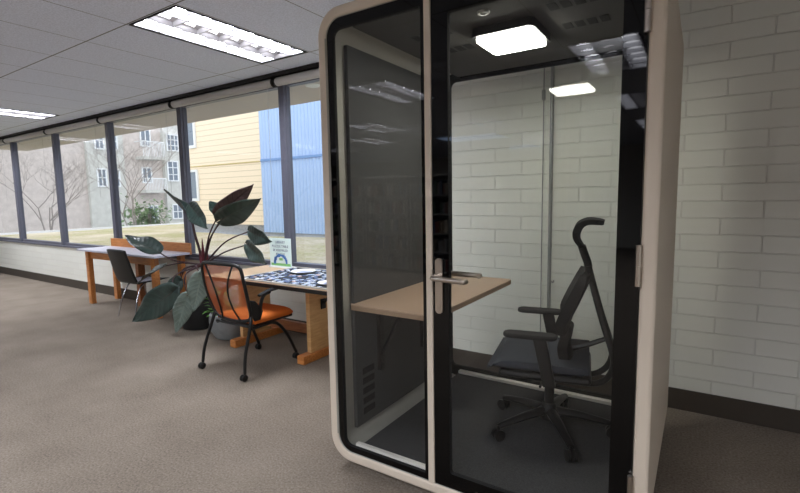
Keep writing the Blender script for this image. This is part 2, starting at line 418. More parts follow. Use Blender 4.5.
wb = MB()
wb.box(XL, WR, YW, YW+.2, 0, SILL-.03)
wb.box(WR, XR, YW, YW+.2, 0, ZC)
wb.box(XL, WL, YW, YW+.2, SILL-.03, ZC)
wb.box(WL, WR, YW, YW+.2, HEAD, ZC)
struct('wall_back', wb, M['brick'])
struct('wall_left', MB().box(XL-.2, XL, YB, YW+.2, 0, ZC), M['brick'])
struct('wall_right', MB().box(XR, XR+.2, YB, YW+.2, 0, ZC), M['brick'])
struct('wall_front', MB().box(XL, XR, YB-.2, YB, 0, ZC), M['plaster'])
struct('baseboard_back', MB().box(XL, XR, YW-.012, YW-.001, 0, .14), M['base'], bevel=.003)
struct('shadow_gap_strip', MB().box(XL, WR+.05, YW-.13, YW-.002, 2.648, ZC-.001), M['dark_trim_gap'])      # solid dark strip coloured as the shadow gap above the blinds
struct('trim_2', MB().box(WL, WR, YW-.02, YW+.2, SILL-.03, SILL), M['mullion'], bevel=.004)   # sill

edges = [WR]+MUL
for i in range(len(edges)-1):
    x1, x0 = edges[i]-(.0 if i == 0 else .001), edges[i+1]+.001
    mb = MB(); w = .04
    mb.box(x0, x0+w, YW+.0, YW+.09, SILL, HEAD); mb.box(x1-w, x1, YW+.0, YW+.09, SILL, HEAD)
    mb.box(x0+w, x1-w, YW+.02, YW+.1, SILL, SILL+.04); mb.box(x0+w, x1-w, YW+.02, YW+.1, HEAD-.04, HEAD)
    # glazing bead steps on the uprights
    mb.box(x0+w, x0+w+.008, YW+.03, YW+.075, SILL+.04, HEAD-.04); mb.box(x1-w-.008, x1-w, YW+.03, YW+.075, SILL+.04, HEAD-.04)
    fr = struct('window_%d' % (i+1), mb, M['mullion'], bevel=.003)
    MB().box(x0+w-.004, x1-w+.004, YW+.048, YW+.056, SILL+.036, HEAD-.036).build('window_pane', M['wpane'], fr)

BL = ['rolled-up roller blind on the window nearest the booth', 'rolled-up roller blind above the window behind the tall leafy plant',
      'rolled-up roller blind above the window behind the left desk', 'rolled-up roller blind on the second window left of the leafy plant',
      'rolled-up roller blind on the third window left of the leafy plant', 'rolled-up roller blind on the far left window']
for i in range(len(edges)-1):
    x1, x0 = edges[i]-.012, edges[i+1]+.012
    t = thing('roller_blind', ((x0+x1)/2, YW-.07, 2.53), BL[i], 'blind', 'roller blinds along the windows')
    b = MB(); c = (0, YW-.07, 2.602)
    b.tube([(x0+.02, c[1], c[2]), (x1-.02, c[1], c[2])], .042, 16); b.build('blind_roll', M['blind'], t, smooth=True)
    for sx in (x0+.006, x1-.006):
        e = MB(); e.tube([(sx-.008, c[1], c[2]), (sx+.008, c[1], c[2])], .0455, 16); e.box(sx-.006, sx+.006, c[1]-.03, YW-.001, c[2]-.02, c[2]+.044)
        e.build('end_bracket', M['black'], t, smooth=True)
    ch = MB(); xc = x1-.05
    ch.tube([(xc, c[1]-.05, 2.58), (xc, c[1]-.05, 1.5)], .0018, 5); ch.build('pull_chain', M['grey_metal'], t)

# pipe and cable on the block wall, seen through the booth
t = MB(); t.tube([(-.919, YW-.02, .141), (-.919, YW-.02, ZC-.001)], .0135, 12)
t.recentre = True
o = t.build('conduit_pipe', M['grey_metal'], smooth=True); tag(o, 'thin grey metal pipe running up the block wall behind the booth glass', 'pipe')
hk = MB(); hk.tube(bez([(-.905, YW-.03, .79), (-.885, YW-.05, .785), (-.875, YW-.06, .80)], 4), .006, 8); hk.build('pipe_hook', M['grey_metal'], o, smooth=True)
t = MB(); t.tube([(-.982, YW-.006, .141), (-.982, YW-.006, ZC-.001)], .004, 8); t.box(-.993, -.971, YW-.02, YW-.001, 2.1, 2.17); t.recentre = True
o = t.build('wall_cable', M['grey_metal']); tag(o, 'slim grey cable beside the pipe on the block wall', 'cable')

# ------------------------------------------------------------------ ceiling troffers
LAMP_W = 43
def make_troffer():
    t = thing('ceiling_light', (0, 0, ZC), 'recessed ceiling light with a gridded louvre above the desks by the window', 'ceiling light', 'recessed louvre ceiling lights')
    z = ZC; hx, hy = .277, .585
    f = MB(); ob = [(-hx-.014, -hy-.014), (hx+.014, -hy-.014), (hx+.014, hy+.014), (-hx-.014, hy+.014)]
    for x0, x1, y0, y1 in ((-hx-.014, hx+.014, -hy-.014, -hy), (-hx-.014, hx+.014, hy, hy+.014), (-hx-.014, -hx, -hy, hy), (hx, hx+.014, -hy, hy)):
        f.box(x0, x1, y0, y1, z-.006, z+.001)
    f.box(-hx, hx, -hy, hy, z+.1, z+.11)
    for x0, x1, y0, y1 in ((-hx, hx, -hy, -hy+.004), (-hx, hx, hy-.004, hy), (-hx, -hx+.004, -hy, hy), (hx-.004, hx, -hy, hy)): f.box(x0, x1, y0, y1, z, z+.1)
    f.build('light_frame', M['dark_trim_gap'], t)
    for k in range(3):
        x0 = -hx+.004+k*(2*hx-.008)/3; x1 = x0+(2*hx-.008)/3
        d = MB(); n = 12
        for c in range(6):
            y0 = -hy+.004+c*(2*hy-.008)/6; y1 = y0+(2*hy-.008)/6
            # each cell's reflector is a shallow vault
            d.grid(lambda u, v: Vector((x0+(x1-x0)*u, y0+(y1-y0)*v, z+.035+.05*math.sin(PI*u)*(.4+.6*math.sin(PI*v)))), n, 12)
        for q in range(len(d.f)):
            iu, iv = q % 12, (q//12) % 12
            if iu in (0, 11) or iv in (0, 1, 10, 11): d.m[q] = 1
            if k == 1 and (iu > 6 or iv < 2 or iv > 9): d.m[q] = 1
        d.build('diffuser', [M['tube_mid'] if k == 1 else M['tube'], M['louvre_cell']], t, smooth=True, fix=False)
    g = MB()
    for k in range(4):
        xx = -hx+.004+k*(2*hx-.008)/3
        g.add([(xx-.005, -hy+.003, z+.001), (xx+.005, -hy+.003, z+.001), (xx+.0015, -hy+.003, z+.04), (xx-.0015, -hy+.003, z+.04),
               (xx-.005, hy-.003, z+.001), (xx+.005, hy-.003, z+.001), (xx+.0015, hy-.003, z+.04), (xx-.0015, hy-.003, z+.04)],
              [(0, 1, 5, 4), (1, 2, 6, 5), (2, 3, 7, 6), (3, 0, 4, 7)])
    for c in range(7):
        yy = -hy+.004+c*(2*hy-.008)/6
        g.add([(-hx+.003, yy-.005, z+.001), (-hx+.003, yy+.005, z+.001), (-hx+.003, yy+.0015, z+.04), (-hx+.003, yy-.0015, z+.04),
               (hx-.003, yy-.005, z+.001), (hx-.003, yy+.005, z+.001), (hx-.003, yy+.0015, z+.04), (hx-.003, yy-.0015, z+.04)],
              [(0, 1, 5, 4), (1, 2, 6, 5), (2, 3, 7, 6), (3, 0, 4, 7)])
    g.build('louvre_grid', M['louvre'], t)
    la = bpy.data.lights.new('troffer_lamp', 'AREA'); la.shape = 'RECTANGLE'; la.size = .5; la.size_y = 1.1; la.energy = LAMP_W; la.spread = math.radians(150); la.color = (.93, .98, 1.06)
    lo = bpy.data.objects.new('lamp_tubes', la); COL.objects.link(lo); lo.parent = t; lo.location = (0, 0, -.004)
    return t
tr = make_troffer()
for i, (x, y) in enumerate(LIGHTS):
    o = tr if i == 0 else copy_tree(tr)
    o.location = (x, y, ZC)
    if i:
        o['label'] = ('recessed louvre ceiling light further left along the window wall' if y > 2 else 'recessed louvre ceiling light seen only as a reflection in the booth glass')
s = MB(); s.box(SKY[0]-SKY[2]/2, SKY[0]+SKY[2]/2, SKY[1]-SKY[3]/2, SKY[1]+SKY[3]/2, ZC-.03, ZC-.012); s.recentre = True
o = s.build('skylight_panel', M['sky']); tag(o, 'bluish daylight panel on the ceiling reflected in the booth door', 'skylight')
f = MB()
a, b, c, d = SKY[0]-SKY[2]/2, SKY[0]+SKY[2]/2, SKY[1]-SKY[3]/2, SKY[1]+SKY[3]/2
for q in ((a-.03, b+.03, c-.03, c), (a-.03, b+.03, d, d+.03), (a-.03, a, c, d), (b, b+.03, c, d)): f.box(*q, ZC-.035, ZC-.001)
f.build('skylight_frame', M['white'], o)
for ch in kids(o): ch.location = -Vector(o.location)+Vector(o.location)

# ------------------------------------------------------------------ phone booth
BX0, BX1, BZ0, BZ1, BY1 = -1.624, -.116, .036, 2.335, 3.07
bo = thing('phone_booth', ((BX0+BX1)/2, (YF+BY1)/2, 0), 'large beige office phone booth with rounded corners and black edged glass front', 'phone booth')
T = .052
outer = rrect(BX0, BX1, BZ0, BZ1, .13, 10); inner = rrect(BX0+T, BX1-T, BZ0+T, BZ1-T, .085, 10)
MB().ring(outer, inner, YF, BY1, 0, 1).build('shell', [M['beige'], M['beige_shaded']], bo, smooth=True, bevel=.012, bseg=3)
for x in (BX0+.2, BX1-.2):
    for y in (YF+.12, BY1-.12):
        m = MB(); m.tube([(x, y, 0), (x, y, .045)], .025, 12); m.build('levelling_foot', M['black'], bo, smooth=True)
PX0, PX1 = -1.021, -.989                                   # front post
m = MB(); m.box(PX0, PX1, YF-.0, YF+.06, BZ0+T-.002, BZ1-T+.002); m.build('front_post', M['beige'], bo, bevel=.003)
# fixed side window, left of the post
ix0, ix1, iz0, iz1 = BX0+T, BX1-T, BZ0+T, BZ1-T
wo = rrect(ix0, PX0, iz0, iz1, [.085, .002, .002, .085], 10); wi = rrect(ix0+.036, PX0-.022, iz0+.030, iz1-.05, [.04, .004, .004, .04], 10)
w = MB().ring(wo, wi, YF+.012, YF+.032, 0, 1).build('side_window', [M['frit'], M['felt_dark']], bo)
gp = MB().prism(rrect(ix0+.031, PX0-.018, iz0+.026, iz1-.045, [.04, .004, .004, .04], 10), YF+.018, YF+.028).build('window_glass', M['pane'], w)
# door
do = rrect(PX1+.003, ix1-.003, iz0+.003, iz1-.003, [.004, .083, .083, .004], 10); di = rrect(PX1+.079, ix1-.078, iz0+.072, iz1-.105, [.012]*4, 10)
d = MB().ring(do, di, YF+.006, YF+.03, 0, 1).build('door', [M['frit'], M['felt_dark']], bo)
MB().prism(rrect(PX1+.074, ix1-.073, iz0+.067, iz1-.1, [.012]*4, 10), YF+.013, YF+.023).build('door_glass', M['pane'], d)
e = MB(); e.box(PX1+.001, PX1+.004, YF+.006, YF+.035, iz0+.01, iz1-.01); e.build('door_seal', M['black'], d)
hx = -.955
p = MB().prism(rrect(hx-.018, hx+.018, .905, 1.152, .017, 8), YF-.004, YF+.006).build('handle_plate', M['steel'], d, smooth=True)
lv = MB(); lv.tube(bez([(hx-.004, YF-.002, 1.072), (hx-.004, YF-.05, 1.072), (hx+.008, YF-.062, 1.072), (hx+.05, YF-.064, 1.071), (hx+.135, YF-.064, 1.069), (hx+.148, YF-.06, 1.069), (hx+.15, YF-.045, 1.069)], 6), .0115, 12)
lv.tube([(hx-.004, YF-.008, 1.072), (hx-.004, YF-.004, 1.072)], .018, 14)
lv.build('outer_lever', M['steel'], d, smooth=True)
MB().prism(rrect(hx-.018, hx+.018, .905, 1.152, .017, 8), YF+.03, YF+.036).build('inner_handle_plate', M['steel'], d, smooth=True)
lv = MB(); lv.tube(bez([(hx-.004, YF+.034, 1.072), (hx-.004, YF+.085, 1.072), (hx+.008, YF+.096, 1.072), (hx+.05, YF+.098, 1.072), (hx+.14, YF+.098, 1.072), (hx+.15, YF+.094, 1.072), (hx+.152, YF+.08, 1.072)], 6), .0115, 12)
lv.build('inner_lever', M['steel'], d, smooth=True)
m = MB(); m.box(PX1-.001, PX1+.005, YF-.004, YF+.006, 1.0, 1.1); m.build('latch_strip', M['steel'], d)
for z0, z1 in ((1.945, 2.085), (1.10, 1.243), (.262, .402)):
    m = MB(); xh = ix1-.004
    m.tube([(xh, YF-.008, z0), (xh, YF-.008, (z0+z1)/2-.001)], .0105, 12); m.tube([(xh, YF-.008, (z0+z1)/2+.001), (xh, YF-.008, z1)], .0105, 12)
    m.box(xh-.004, xh+.004, YF-.008, YF+.012, z0+.004, z1-.004)
    m.build('hinge', M['steel'], bo, smooth=True)
# back glass
bo_o = rrect(ix0, ix1, iz0, iz1, .085, 10); bo_i = rrect(ix0+.045, ix1-.045, iz0+.075, iz1-.06, .04, 10)
bw = MB().ring(bo_o, bo_i, BY1-.045, BY1-.02, 0, 1).build('back_window', [M['frit'], M['felt_dark']], bo)
MB().prism(rrect(ix0+.04, ix1-.04, iz0+.07, iz1-.055, .04, 10), BY1-.037, BY1-.027).build('window_glass', M['pane'], bw)
# linings
lx = ix0
def vents_left():
    for k in range(5):
        z0 = .205+k*.058
        MB().box(lx+.0255, lx+.027, 1.965, 2.075, z0, z0+.036).build('vent_slot', M['felt_dark'], fl)
fl = MB(); fl.box(lx+.001, lx+.025, YF+.135, BY1-.07, .15, 2.2)
fl = fl.build('left_felt_panel', M['felt'], bo, bevel=.004)
vents_left()
fr_ = MB(); fr_.box(ix1-.025, ix1-.001, YF+.06, BY1-.07, .15, 2.2); fr_.build('right_felt_panel', M['felt'], bo, bevel=.004)
cp = MB(); cp.box(ix0+.115, ix1-.115, YF+.07, BY1-.06, 2.245, iz1-.001); cp = cp.build('ceiling_panel', M['felt_ceiling'], bo, bevel=.004)
fp = MB(); fp.box(ix0+.115, ix1-.115, YF+.07, BY1-.062, iz0+.001, .12); fp.build('floor_panel', M['felt_floor'], bo, bevel=.004)
m = MB(); m.box(ix0+.12, ix1-.12, BY1-.085, BY1-.047, .1205, .142); m.build('back_lit_rim', M['lit_rim'], bo, bevel=.003)  # added strip, coloured as the lamplit rear rim of the shell
m = MB(); m.box(ix0+.09, PX0, YF+.034, YF+.06, iz0+.001, .130); m.build('front_lit_rim', M['lit_rim'], bo, bevel=.003)  # added pale strip standing for the lit inner rim at the front
# ceiling slots: two rows of four on each side of the lamp
for x0 in (-1.30, -.605):
    for y0 in (2.12, 2.40):
        for k in range(4):
            v = MB(); x = x0+k*.056
            v.add([(x, y0, 2.2445), (x+.04, y0, 2.2445), (x+.04, y0+.085, 2.2445), (x, y0+.085, 2.2445), (x, y0, 2.2435), (x+.04, y0, 2.2435), (x+.04, y0+.085, 2.2435), (x, y0+.085, 2.2435)],
                  [(0, 1, 2, 3), (7, 6, 5, 4), (0, 4, 5, 1), (1, 5, 6, 2), (2, 6, 7, 3), (3, 7, 4, 0)])
            v.build('vent_slot', M['felt_dark'], cp)
lm = MB(); LX, LY = -.845, 2.37
def rxy(x0, x1, y0, y1, r, z0, z1, mb):
    lp = rrect(x0, x1, y0, y1, r, 6); n = len(lp)
    mb.add([(x, y, z0) for x, y in lp]+[(x, y, z1) for x, y in lp], [tuple(range(n)), tuple(reversed(range(n, 2*n)))]+[((k+1) % n, k, n+k, n+(k+1) % n) for k in range(n)])
    return mb
la = rxy(LX-.158, LX+.158, LY-.165, LY+.165, .035, 2.205, 2.245, MB()).build('ceiling_lamp', M['black'], bo)
rxy(LX-.14, LX+.14, LY-.14, LY+.14, .03, 2.19, 2.206, MB()).build('lamp_diffuser', M['lamp'], la)
sn = MB(); sn.lathe([(.014, 2.241), (.016, 2.237), (.026, 2.238), (.03, 2.245)], (-.86, 2.04, 0), 20); sn.build('motion_sensor', M['grey_metal'], bo, smooth=True)
# desk fixed to the left wall
DZ = .855
dk = rxy(lx+.004, -1.055, 1.885, 3.01, .03, DZ-.006, DZ, MB()).build('desk', M['laminate'], bo)
rxy(lx+.0045, -1.0555, 1.8855, 3.0095, .03, DZ-.03, DZ-.006, MB()).build('desk_edge', M['lam_edge'], dk)
for y in (2.13, 2.62):
    k = MB(); k.box(lx+.026, lx+.05, y-.02, y+.02, .42, DZ-.03); k.box(lx+.05, -1.2, y-.018, y+.018, DZ-.062, DZ-.03)
    k.tube([(lx+.04, y, .5), (lx+.2, y, DZ-.05)], .012, 8)
    k.lathe([(.008, 0), (.008, .008)], (lx+.05, y, .45), 10, axis='x')
    k.build('desk_bracket', M['black_metal'], dk)

# ------------------------------------------------------------------ black office chair in the booth (faces -x)
CX, CY, CZ = -.66, 2.50, .12
oc = thing('office_chair', (CX, CY, CZ), 'black high-back office chair with a curved headrest inside the booth', 'chair')
sp = MB(); sp.lathe([(.055, .075), (.058, .12), (.04, .135), (.035, .16)], (CX, CY, CZ), 20); sp.build('base_hub', M['black'], oc, smooth=True)
for a in (-67, -139, 149, 77, 5):
    a = math.radians(a); c, s_ = math.cos(a), math.sin(a)
    q = lambda r, z: (CX+c*r, CY+s_*r, CZ+z)
    l = MB(); l.tube([q(.03, .115), q(.15, .105), q(.27, .085), q(.318, .075)], [.03, .026, .021, .018], 10, flat=.8); L = l.build('base_leg', M['black'], oc, smooth=True)
    k = MB(); px, py = -s_, c
    for sgn in (-1, 1):
        o1 = Vector(q(.322, .031)); ax = Vector((px, py, 0))*.016*sgn
        vs = []; n = 16
        for w_ in (0, 1):
            for j in range(n):
                an = 2*PI*j/n
                vs.append(o1+ax*(.4+w_)+Vector((c*math.cos(an)*.0305, s_*math.cos(an)*.0305, math.sin(an)*.0305)))
        k.add(vs, [tuple(range(n)), tuple(reversed(range(n, 2*n)))]+[(j, (j+1) % n, n+(j+1) % n, n+j) for j in range(n)])
    k.tube([q(.318, .035), q(.318, .08)], .01, 8)
    k.build('caster', M['black'], oc, smooth=True)
g = MB(); g.tube([(CX, CY, CZ+.14), (CX, CY, CZ+.29)], .026, 14); g.tube([(CX, CY, CZ+.27), (CX, CY, CZ+.34)], .016, 12); g.build('gas_lift', M['black'], oc, smooth=True)
g = MB(); g.box(CX-.12, CX+.12, CY-.09, CY+.09, CZ+.325, CZ+.375); g.tube([(CX-.02, CY-.09, CZ+.345), (CX-.03, CY-.24, CZ+.335)], .007, 8); g.build('tilt_mechanism', M['black'], oc, bevel=.015)
# seat: cushion with rounded front edge
def seat_fn(x0, x1, y0, y1, z, th):
    def pt(u, v, up):
        x = x0+(x1-x0)*u; y = y0+(y1-y0)*v
        e = min(1, 6*min(u, 1-u))*0+1
        d = 1-abs(2*v-1)**6
        f = 1-max(0, (.22-u)/.22)**2.2
        bk = 1-max(0, (u-.9)/.1)**2
        zz = z+(.012*(abs(2*v-1)**2)) - (1-f)*.055
        return Vector((x, y, zz if up else z-th*(.35+.65*min(d, f, bk))))
    return pt
pt = seat_fn(-.955, -.46, CY-.25, CY+.25, CZ+.445, .055)
st = MB(); st.grid(lambda u, v: pt(u, v, True), 14, 14); st.grid(lambda u, v: pt(1-u, v, False), 14, 14)
for (fa, n) in ((lambda t, w: pt(t, 0, w > .5), 14), (lambda t, w: pt(1-t, 1, w > .5), 14), (lambda t, w: pt(1, t, w > .5), 14), (lambda t, w: pt(0, 1-t, w > .5), 14)):
    st.grid(lambda u, v: fa(u, v), n, 1)
o = st.build('seat', M['seat_grey'], oc, smooth=True, angle=60)
bm = bmesh.new(); bm.from_mesh(o.data); bmesh.ops.remove_doubles(bm, verts=bm.verts, dist=1e-4); bmesh.ops.recalc_face_normals(bm, faces=bm.faces); bm.to_mesh(o.data); bm.free()
md = o.modifiers.new('bevel', 'BEVEL'); md.width = .016; md.segments = 3; md.limit_method = 'ANGLE'
sb = MB(); sb.box(-.9, -.45, CY-.235, CY+.235, CZ+.362, CZ+.40); sb.build('seat_shell', M['black'], oc, bevel=.02, bseg=3)
# back: curved upholstered band, waist, lumbar, headrest, and a hoop frame behind
def band(name, prof, th, hw, mat, taper=None):
    """prof = (x,z) list in side view, thickness th, half width hw (list) across y"""
    pp = bez([(x, 0, z) for x, z in prof], 6); n = len(pp); nv = 10
    hws = hw if isinstance(hw, (list, tuple)) else [hw]*len(prof)
    def W(i):
        t = i/(n-1)*(len(hws)-1); k = min(int(t), len(hws)-2); return hws[k]+(hws[k+1]-hws[k])*(t-k)
    ths = th if isinstance(th, (list, tuple)) else [th]*len(prof)
    def TH(i):
        t = i/(n-1)*(len(ths)-1); k = min(int(t), len(ths)-2); return ths[k]+(ths[k+1]-ths[k])*(t-k)
    vs = []
    for i, p in enumerate(pp):
        t = (pp[min(i+1, n-1)]-pp[max(i-1, 0)]).normalized(); nr = Vector((-t.z, 0, t.x))
        for j in range(nv+1):
            w = j/nv*2-1; bow = -.028*(w*w)*(W(i)/.23)
            vs.append(Vector((p.x+bow, CY+w*W(i), p.z))+nr*TH(i)/2)
        for j in range(nv, -1, -1):
            w = j/nv*2-1; bow = -.028*(w*w)*(W(i)/.23)
            vs.append(Vector((p.x+bow, CY+w*W(i), p.z))-nr*TH(i)/2)
    k = 2*(nv+1); fs = []
    for i in range(n-1):
        for j in range(k): fs.append((i*k+j, i*k+(j+1) % k, (i+1)*k+(j+1) % k, (i+1)*k+j))
    fs.append(tuple(range(k))); fs.append(tuple((n-1)*k+j for j in reversed(range(k))))
    return MB().add([tuple(v) for v in vs], fs).build(name, mat, oc, smooth=True, angle=50)
band('backrest', [(-.575, .71), (-.572, .78), (-.535, .87), (-.492, .97), (-.478, 1.02)], [.03, .05, .05, .045, .03], [.17, .21, .215, .2, .17], M['black_soft'])
band('lumbar_support', [(-.525, .49), (-.565, .56), (-.578, .63), (-.565, .69), (-.552, .73)], [.03, .05, .05, .04, .025], [.07, .11, .12, .10, .07], M['black_soft'])
band('headrest', [(-.505, 1.15), (-.528, 1.19), (-.528, 1.23), (-.508, 1.265), (-.468, 1.283), (-.425, 1.282), (-.405, 1.278)], [.018, .022, .026, .028, .028, .026, .022], [.05, .09, .12, .13, .13, .125, .11], M['black_soft'])
nk = MB(); nk.tube(bez([(-.478, CY, .97), (-.478, CY, 1.05), (-.497, CY, 1.11), (-.512, CY, 1.155)], 6), [.02]*19, 10); nk.build('neck_post', M['black'], oc, smooth=True)
sr = MB(); sr.tube([(-.545, CY, .60), (-.46, CY, .63), (-.365, CY, .675)], [.018, .014, .012], 8); sr.tube([(-.365, CY-.08, .675), (-.365, CY+.08, .675)], .011, 8); sr.build('lumbar_strut', M['black'], oc, smooth=True)
for sg in (-1, 1):
    hp = MB(); hp.tube(bez([(-.478, CY+sg*.03, 1.05), (-.455, CY+sg*.04, .96), (-.405, CY+sg*.06, .78), (-.352, CY+sg*.08, .61), (-.352, CY+sg*.08, .53), (-.39, CY+sg*.08, .468), (-.46, CY+sg*.07, .44), (-.6, CY+sg*.06, .455)], 6), .0165, 10)
    hp.build('back_frame', M['black'], oc, smooth=True)
    ay = CY+sg*.265
    pd = rxy(-.87, -.61, ay-.045, ay+.045, .04, CZ+.595, CZ+.618, MB()); pd.build('arm_pad', M['black_soft'], oc, smooth=True, bevel=.008)
    ap = MB(); ap.add([(-.725, ay-.018, CZ+.595), (-.66, ay-.018, CZ+.595), (-.66, ay+.018, CZ+.595), (-.725, ay+.018, CZ+.595), (-.675, ay-.016, CZ+.36), (-.615, ay-.016, CZ+.36), (-.615, ay+.016, CZ+.36), (-.675, ay+.016, CZ+.36)],
                      [(0, 1, 2, 3), (7, 6, 5, 4), (0, 4, 5, 1), (1, 5, 6, 2), (2, 6, 7, 3), (3, 7, 4, 0)])
    ap.box(-.675, -.615, min(ay, CY+sg*.1), max(ay, CY+sg*.1), CZ+.345, CZ+.372)
    ap.build('arm_post', M['black'], oc, bevel=.006)

oc.rotation_euler = (0, 0, math.radians(11))

# ------------------------------------------------------------------ puzzle table
TZ = .73
tb = thing('puzzle_table', (-3.05, 2.95, 0), 'maple trestle table by the window holding the jigsaw puzzle', 'table')
MB().box(-3.86, -2.05, 2.57, 3.31, TZ-.032, TZ).build('tabletop', M['maple_h'], tb, bevel=.004)
MB().box(-3.86, -2.05, 2.560, 2.5695, TZ-.036, TZ-.005).build('front_edge', M['black'], tb)
for x in (-3.77, -2.86):
    l = MB(); l.box(x+.0, x+.045, 2.86, 3.22, .075, TZ-.033); L = l.build('leg', M['maple'], tb, bevel=.004)
    f = MB(); f.box(x-.02, x+.065, 2.75, 3.38, 0, .075); f.build('foot_rail', M['oak'], L, bevel=.008)
MB().box(-3.725, -2.86, 3.04, 3.075, .17, .26).build('stretcher', M['redwood'], tb, bevel=.004)
b = MB(); b.box(-2.814, -2.806, 3.0, 3.06, .44, .53); b.tube([(-2.80, 3.03, .49), (-2.62, 3.03, TZ-.04)], .011, 8); b.lathe([(.012, 0), (.012, .012)], (-2.806, 3.03, .5), 10, axis='x'); b.build('fold_bracket', M['black_metal'], tb)

pb = thing('puzzle_board', (-2.75, 2.95, TZ), 'black puzzle board with a pale rim covered with blue and white jigsaw pieces', 'puzzle board')
MB().box(-3.385, -2.13, 2.585, 3.285, TZ+.001, TZ+.012).build('board_mat', M['mat_black'], pb)
r = MB()
for q in ((-3.40, -2.115, 2.573, 2.585), (-3.40, -2.115, 3.285, 3.297), (-3.40, -3.385, 2.585, 3.285), (-2.13, -2.115, 2.585, 3.285)): r.box(*q, TZ+.001, TZ+.016)
r.build('board_rim', M['board_rim'], pb, bevel=.003)

def piece_mesh():
    lp = []
    s = .013
    for side, tabd in ((0, 1), (1, -1), (2, 1), (3, -1)):
        a = side*PI/2
        base = [(-s, -s), (-.004, -s), (-.005, -s-.005*tabd), (0, -s-.007*tabd), (.005, -s-.005*tabd), (.004, -s)]
        for x, y in base: lp.append((x*math.cos(a)-y*math.sin(a), x*math.sin(a)+y*math.cos(a)))
    n = len(lp); mb = MB()
    mb.add([(x, y, 0) for x, y in lp]+[(x, y, .003) for x, y in lp], [tuple(reversed(range(n))), tuple(range(n, 2*n))]+[(k, (k+1) % n, n+(k+1) % n, n+k) for k in range(n)])
    return mb
protos = {}
for key, nm in (('p_blue', 'blue'), ('p_pale', 'pale blue'), ('p_dark', 'dark navy'), ('p_white', 'white'), ('p_pink', 'pinkish')):
    o = piece_mesh().build('puzzle_piece', M[key]); tag(o, '%s jigsaw piece lying on the black puzzle board' % nm, 'puzzle piece', '%s jigsaw pieces on the board' % nm); protos[key] = [o, False]
cells = [(i, j) for i in range(33) for j in range(20)]
random.shuffle(cells)
n = 0
PLATES = [(-3.07, 3.06, .115), (-2.46, 2.74, .10)]
for i, j in cells:
    x, y = -3.35+i*.0345+random.uniform(-.006, .006), 2.612+j*.0325+random.uniform(-.006, .006)
    if any(math.hypot(x-px, y-py) < pr+.025 for px, py, pr in PLATES) or x > -2.16: continue
    dens = .86 if y < 3.1 else .6
    if random.random() > dens: continue
    if n >= 300: break
    key = random.choices(['p_blue', 'p_pale', 'p_dark', 'p_white', 'p_pink'], [.30, .32, .16, .18, .04])[0]
    o, used = protos[key]
    if used: o = o.copy(); COL.objects.link(o)
    protos[key][1] = True
    o.location = (x, y, TZ+.0125); o.rotation_euler = (0, 0, random.choice([0, PI/2, PI, 1.5*PI])+random.uniform(-.2, .2)); n += 1
for i, (px, py, pr) in enumerate(PLATES):
    t = thing('paper_plate', (px, py, TZ+.012), ['white oval plate of puzzle pieces toward the back of the puzzle board', 'white plate of puzzle pieces at the front right of the puzzle board'][i], 'plate', 'plates on the puzzle board')
    m = MB(); m.lathe([(pr*.7, TZ+.0125), (pr*.95, TZ+.024), (pr, TZ+.028), (pr, TZ+.031), (pr*.93, TZ+.028), (pr*.68, TZ+.016)], (px, py, 0), 28); m.build('plate_body', M['tray'], t, smooth=True)
    m = MB(); m.lathe([(pr*.62, TZ+.0165), (pr*.6, TZ+.019)], (px+.01, py, 0), 12); m.build('loose_pieces', M['tray_in'], t)

# sign
sg = thing('table_sign', (-3.55, 3.2, TZ), 'small pale green sign standing upright on the puzzle table', 'sign')
SX, SY, SW, SH = -3.565, 3.24, .155, .29
MB().box(SX-SW, SX+SW, SY, SY+.003, TZ+.012, TZ+.012+SH).build('paper', M['paper'], sg)
m = MB(); m.box(SX-SW-.003, SX+SW+.003, SY-.02, SY+.07, TZ+.001, TZ+.011); m.build('sign_base', M['white'], sg)
def text_mesh(s, size, x, y, z, mat, name, parent):
    cu = bpy.data.curves.new('t', 'FONT'); cu.body = s; cu.size = size; cu.align_x = 'CENTER'; cu.extrude = .0003
    to = bpy.data.objects.new('t', cu); COL.objects.link(to)
    dg = bpy.context.evaluated_depsgraph_get(); me = bpy.data.meshes.new_from_object(to.evaluated_get(dg))
    bpy.data.objects.remove(to); bpy.data.curves.remove(cu)
    me.materials.clear(); me.materials.append(mat)
    off = world_loc(parent)
    me.transform(Matrix.Translation(Vector((x, y, z))-off) @ Matrix.Rotation(PI/2, 4, 'X'))
    o = bpy.data.objects.new(name, me); COL.objects.link(o); o.parent = parent; return o
for i, (s, sz) in enumerate((('LIBRARY', .038), ('PUZZLE TABLE', .036), ('BE ASSEMBLED', .033), ('BY YOU', .036))):
    text_mesh(s, sz, SX, SY-.0012, TZ+.012+SH-.055-i*.04, M['ink'], 'lettering', sg)
m = MB(); rr = random.Random(3)
for k in range(13):
    a = PI*(k/12); x, z = SX+.085*math.cos(a), TZ+.055+.085*math.sin(a)*.85; s = rr.uniform(.01, .018)
    m.box(x-s, x+s, SY-.0016, SY-.0004, z-s, z+s)
m.build('blue_pieces', M['art_blue'], sg)
m = MB(); m.box(SX-SW+.015, SX+SW-.015, SY-.0014, SY-.0004, TZ+.02, TZ+.045); m.box(SX-.02, SX+.03, SY-.0014, SY-.0004, TZ+.075, TZ+.1); m.build('green_strip', M['art_green'], sg)

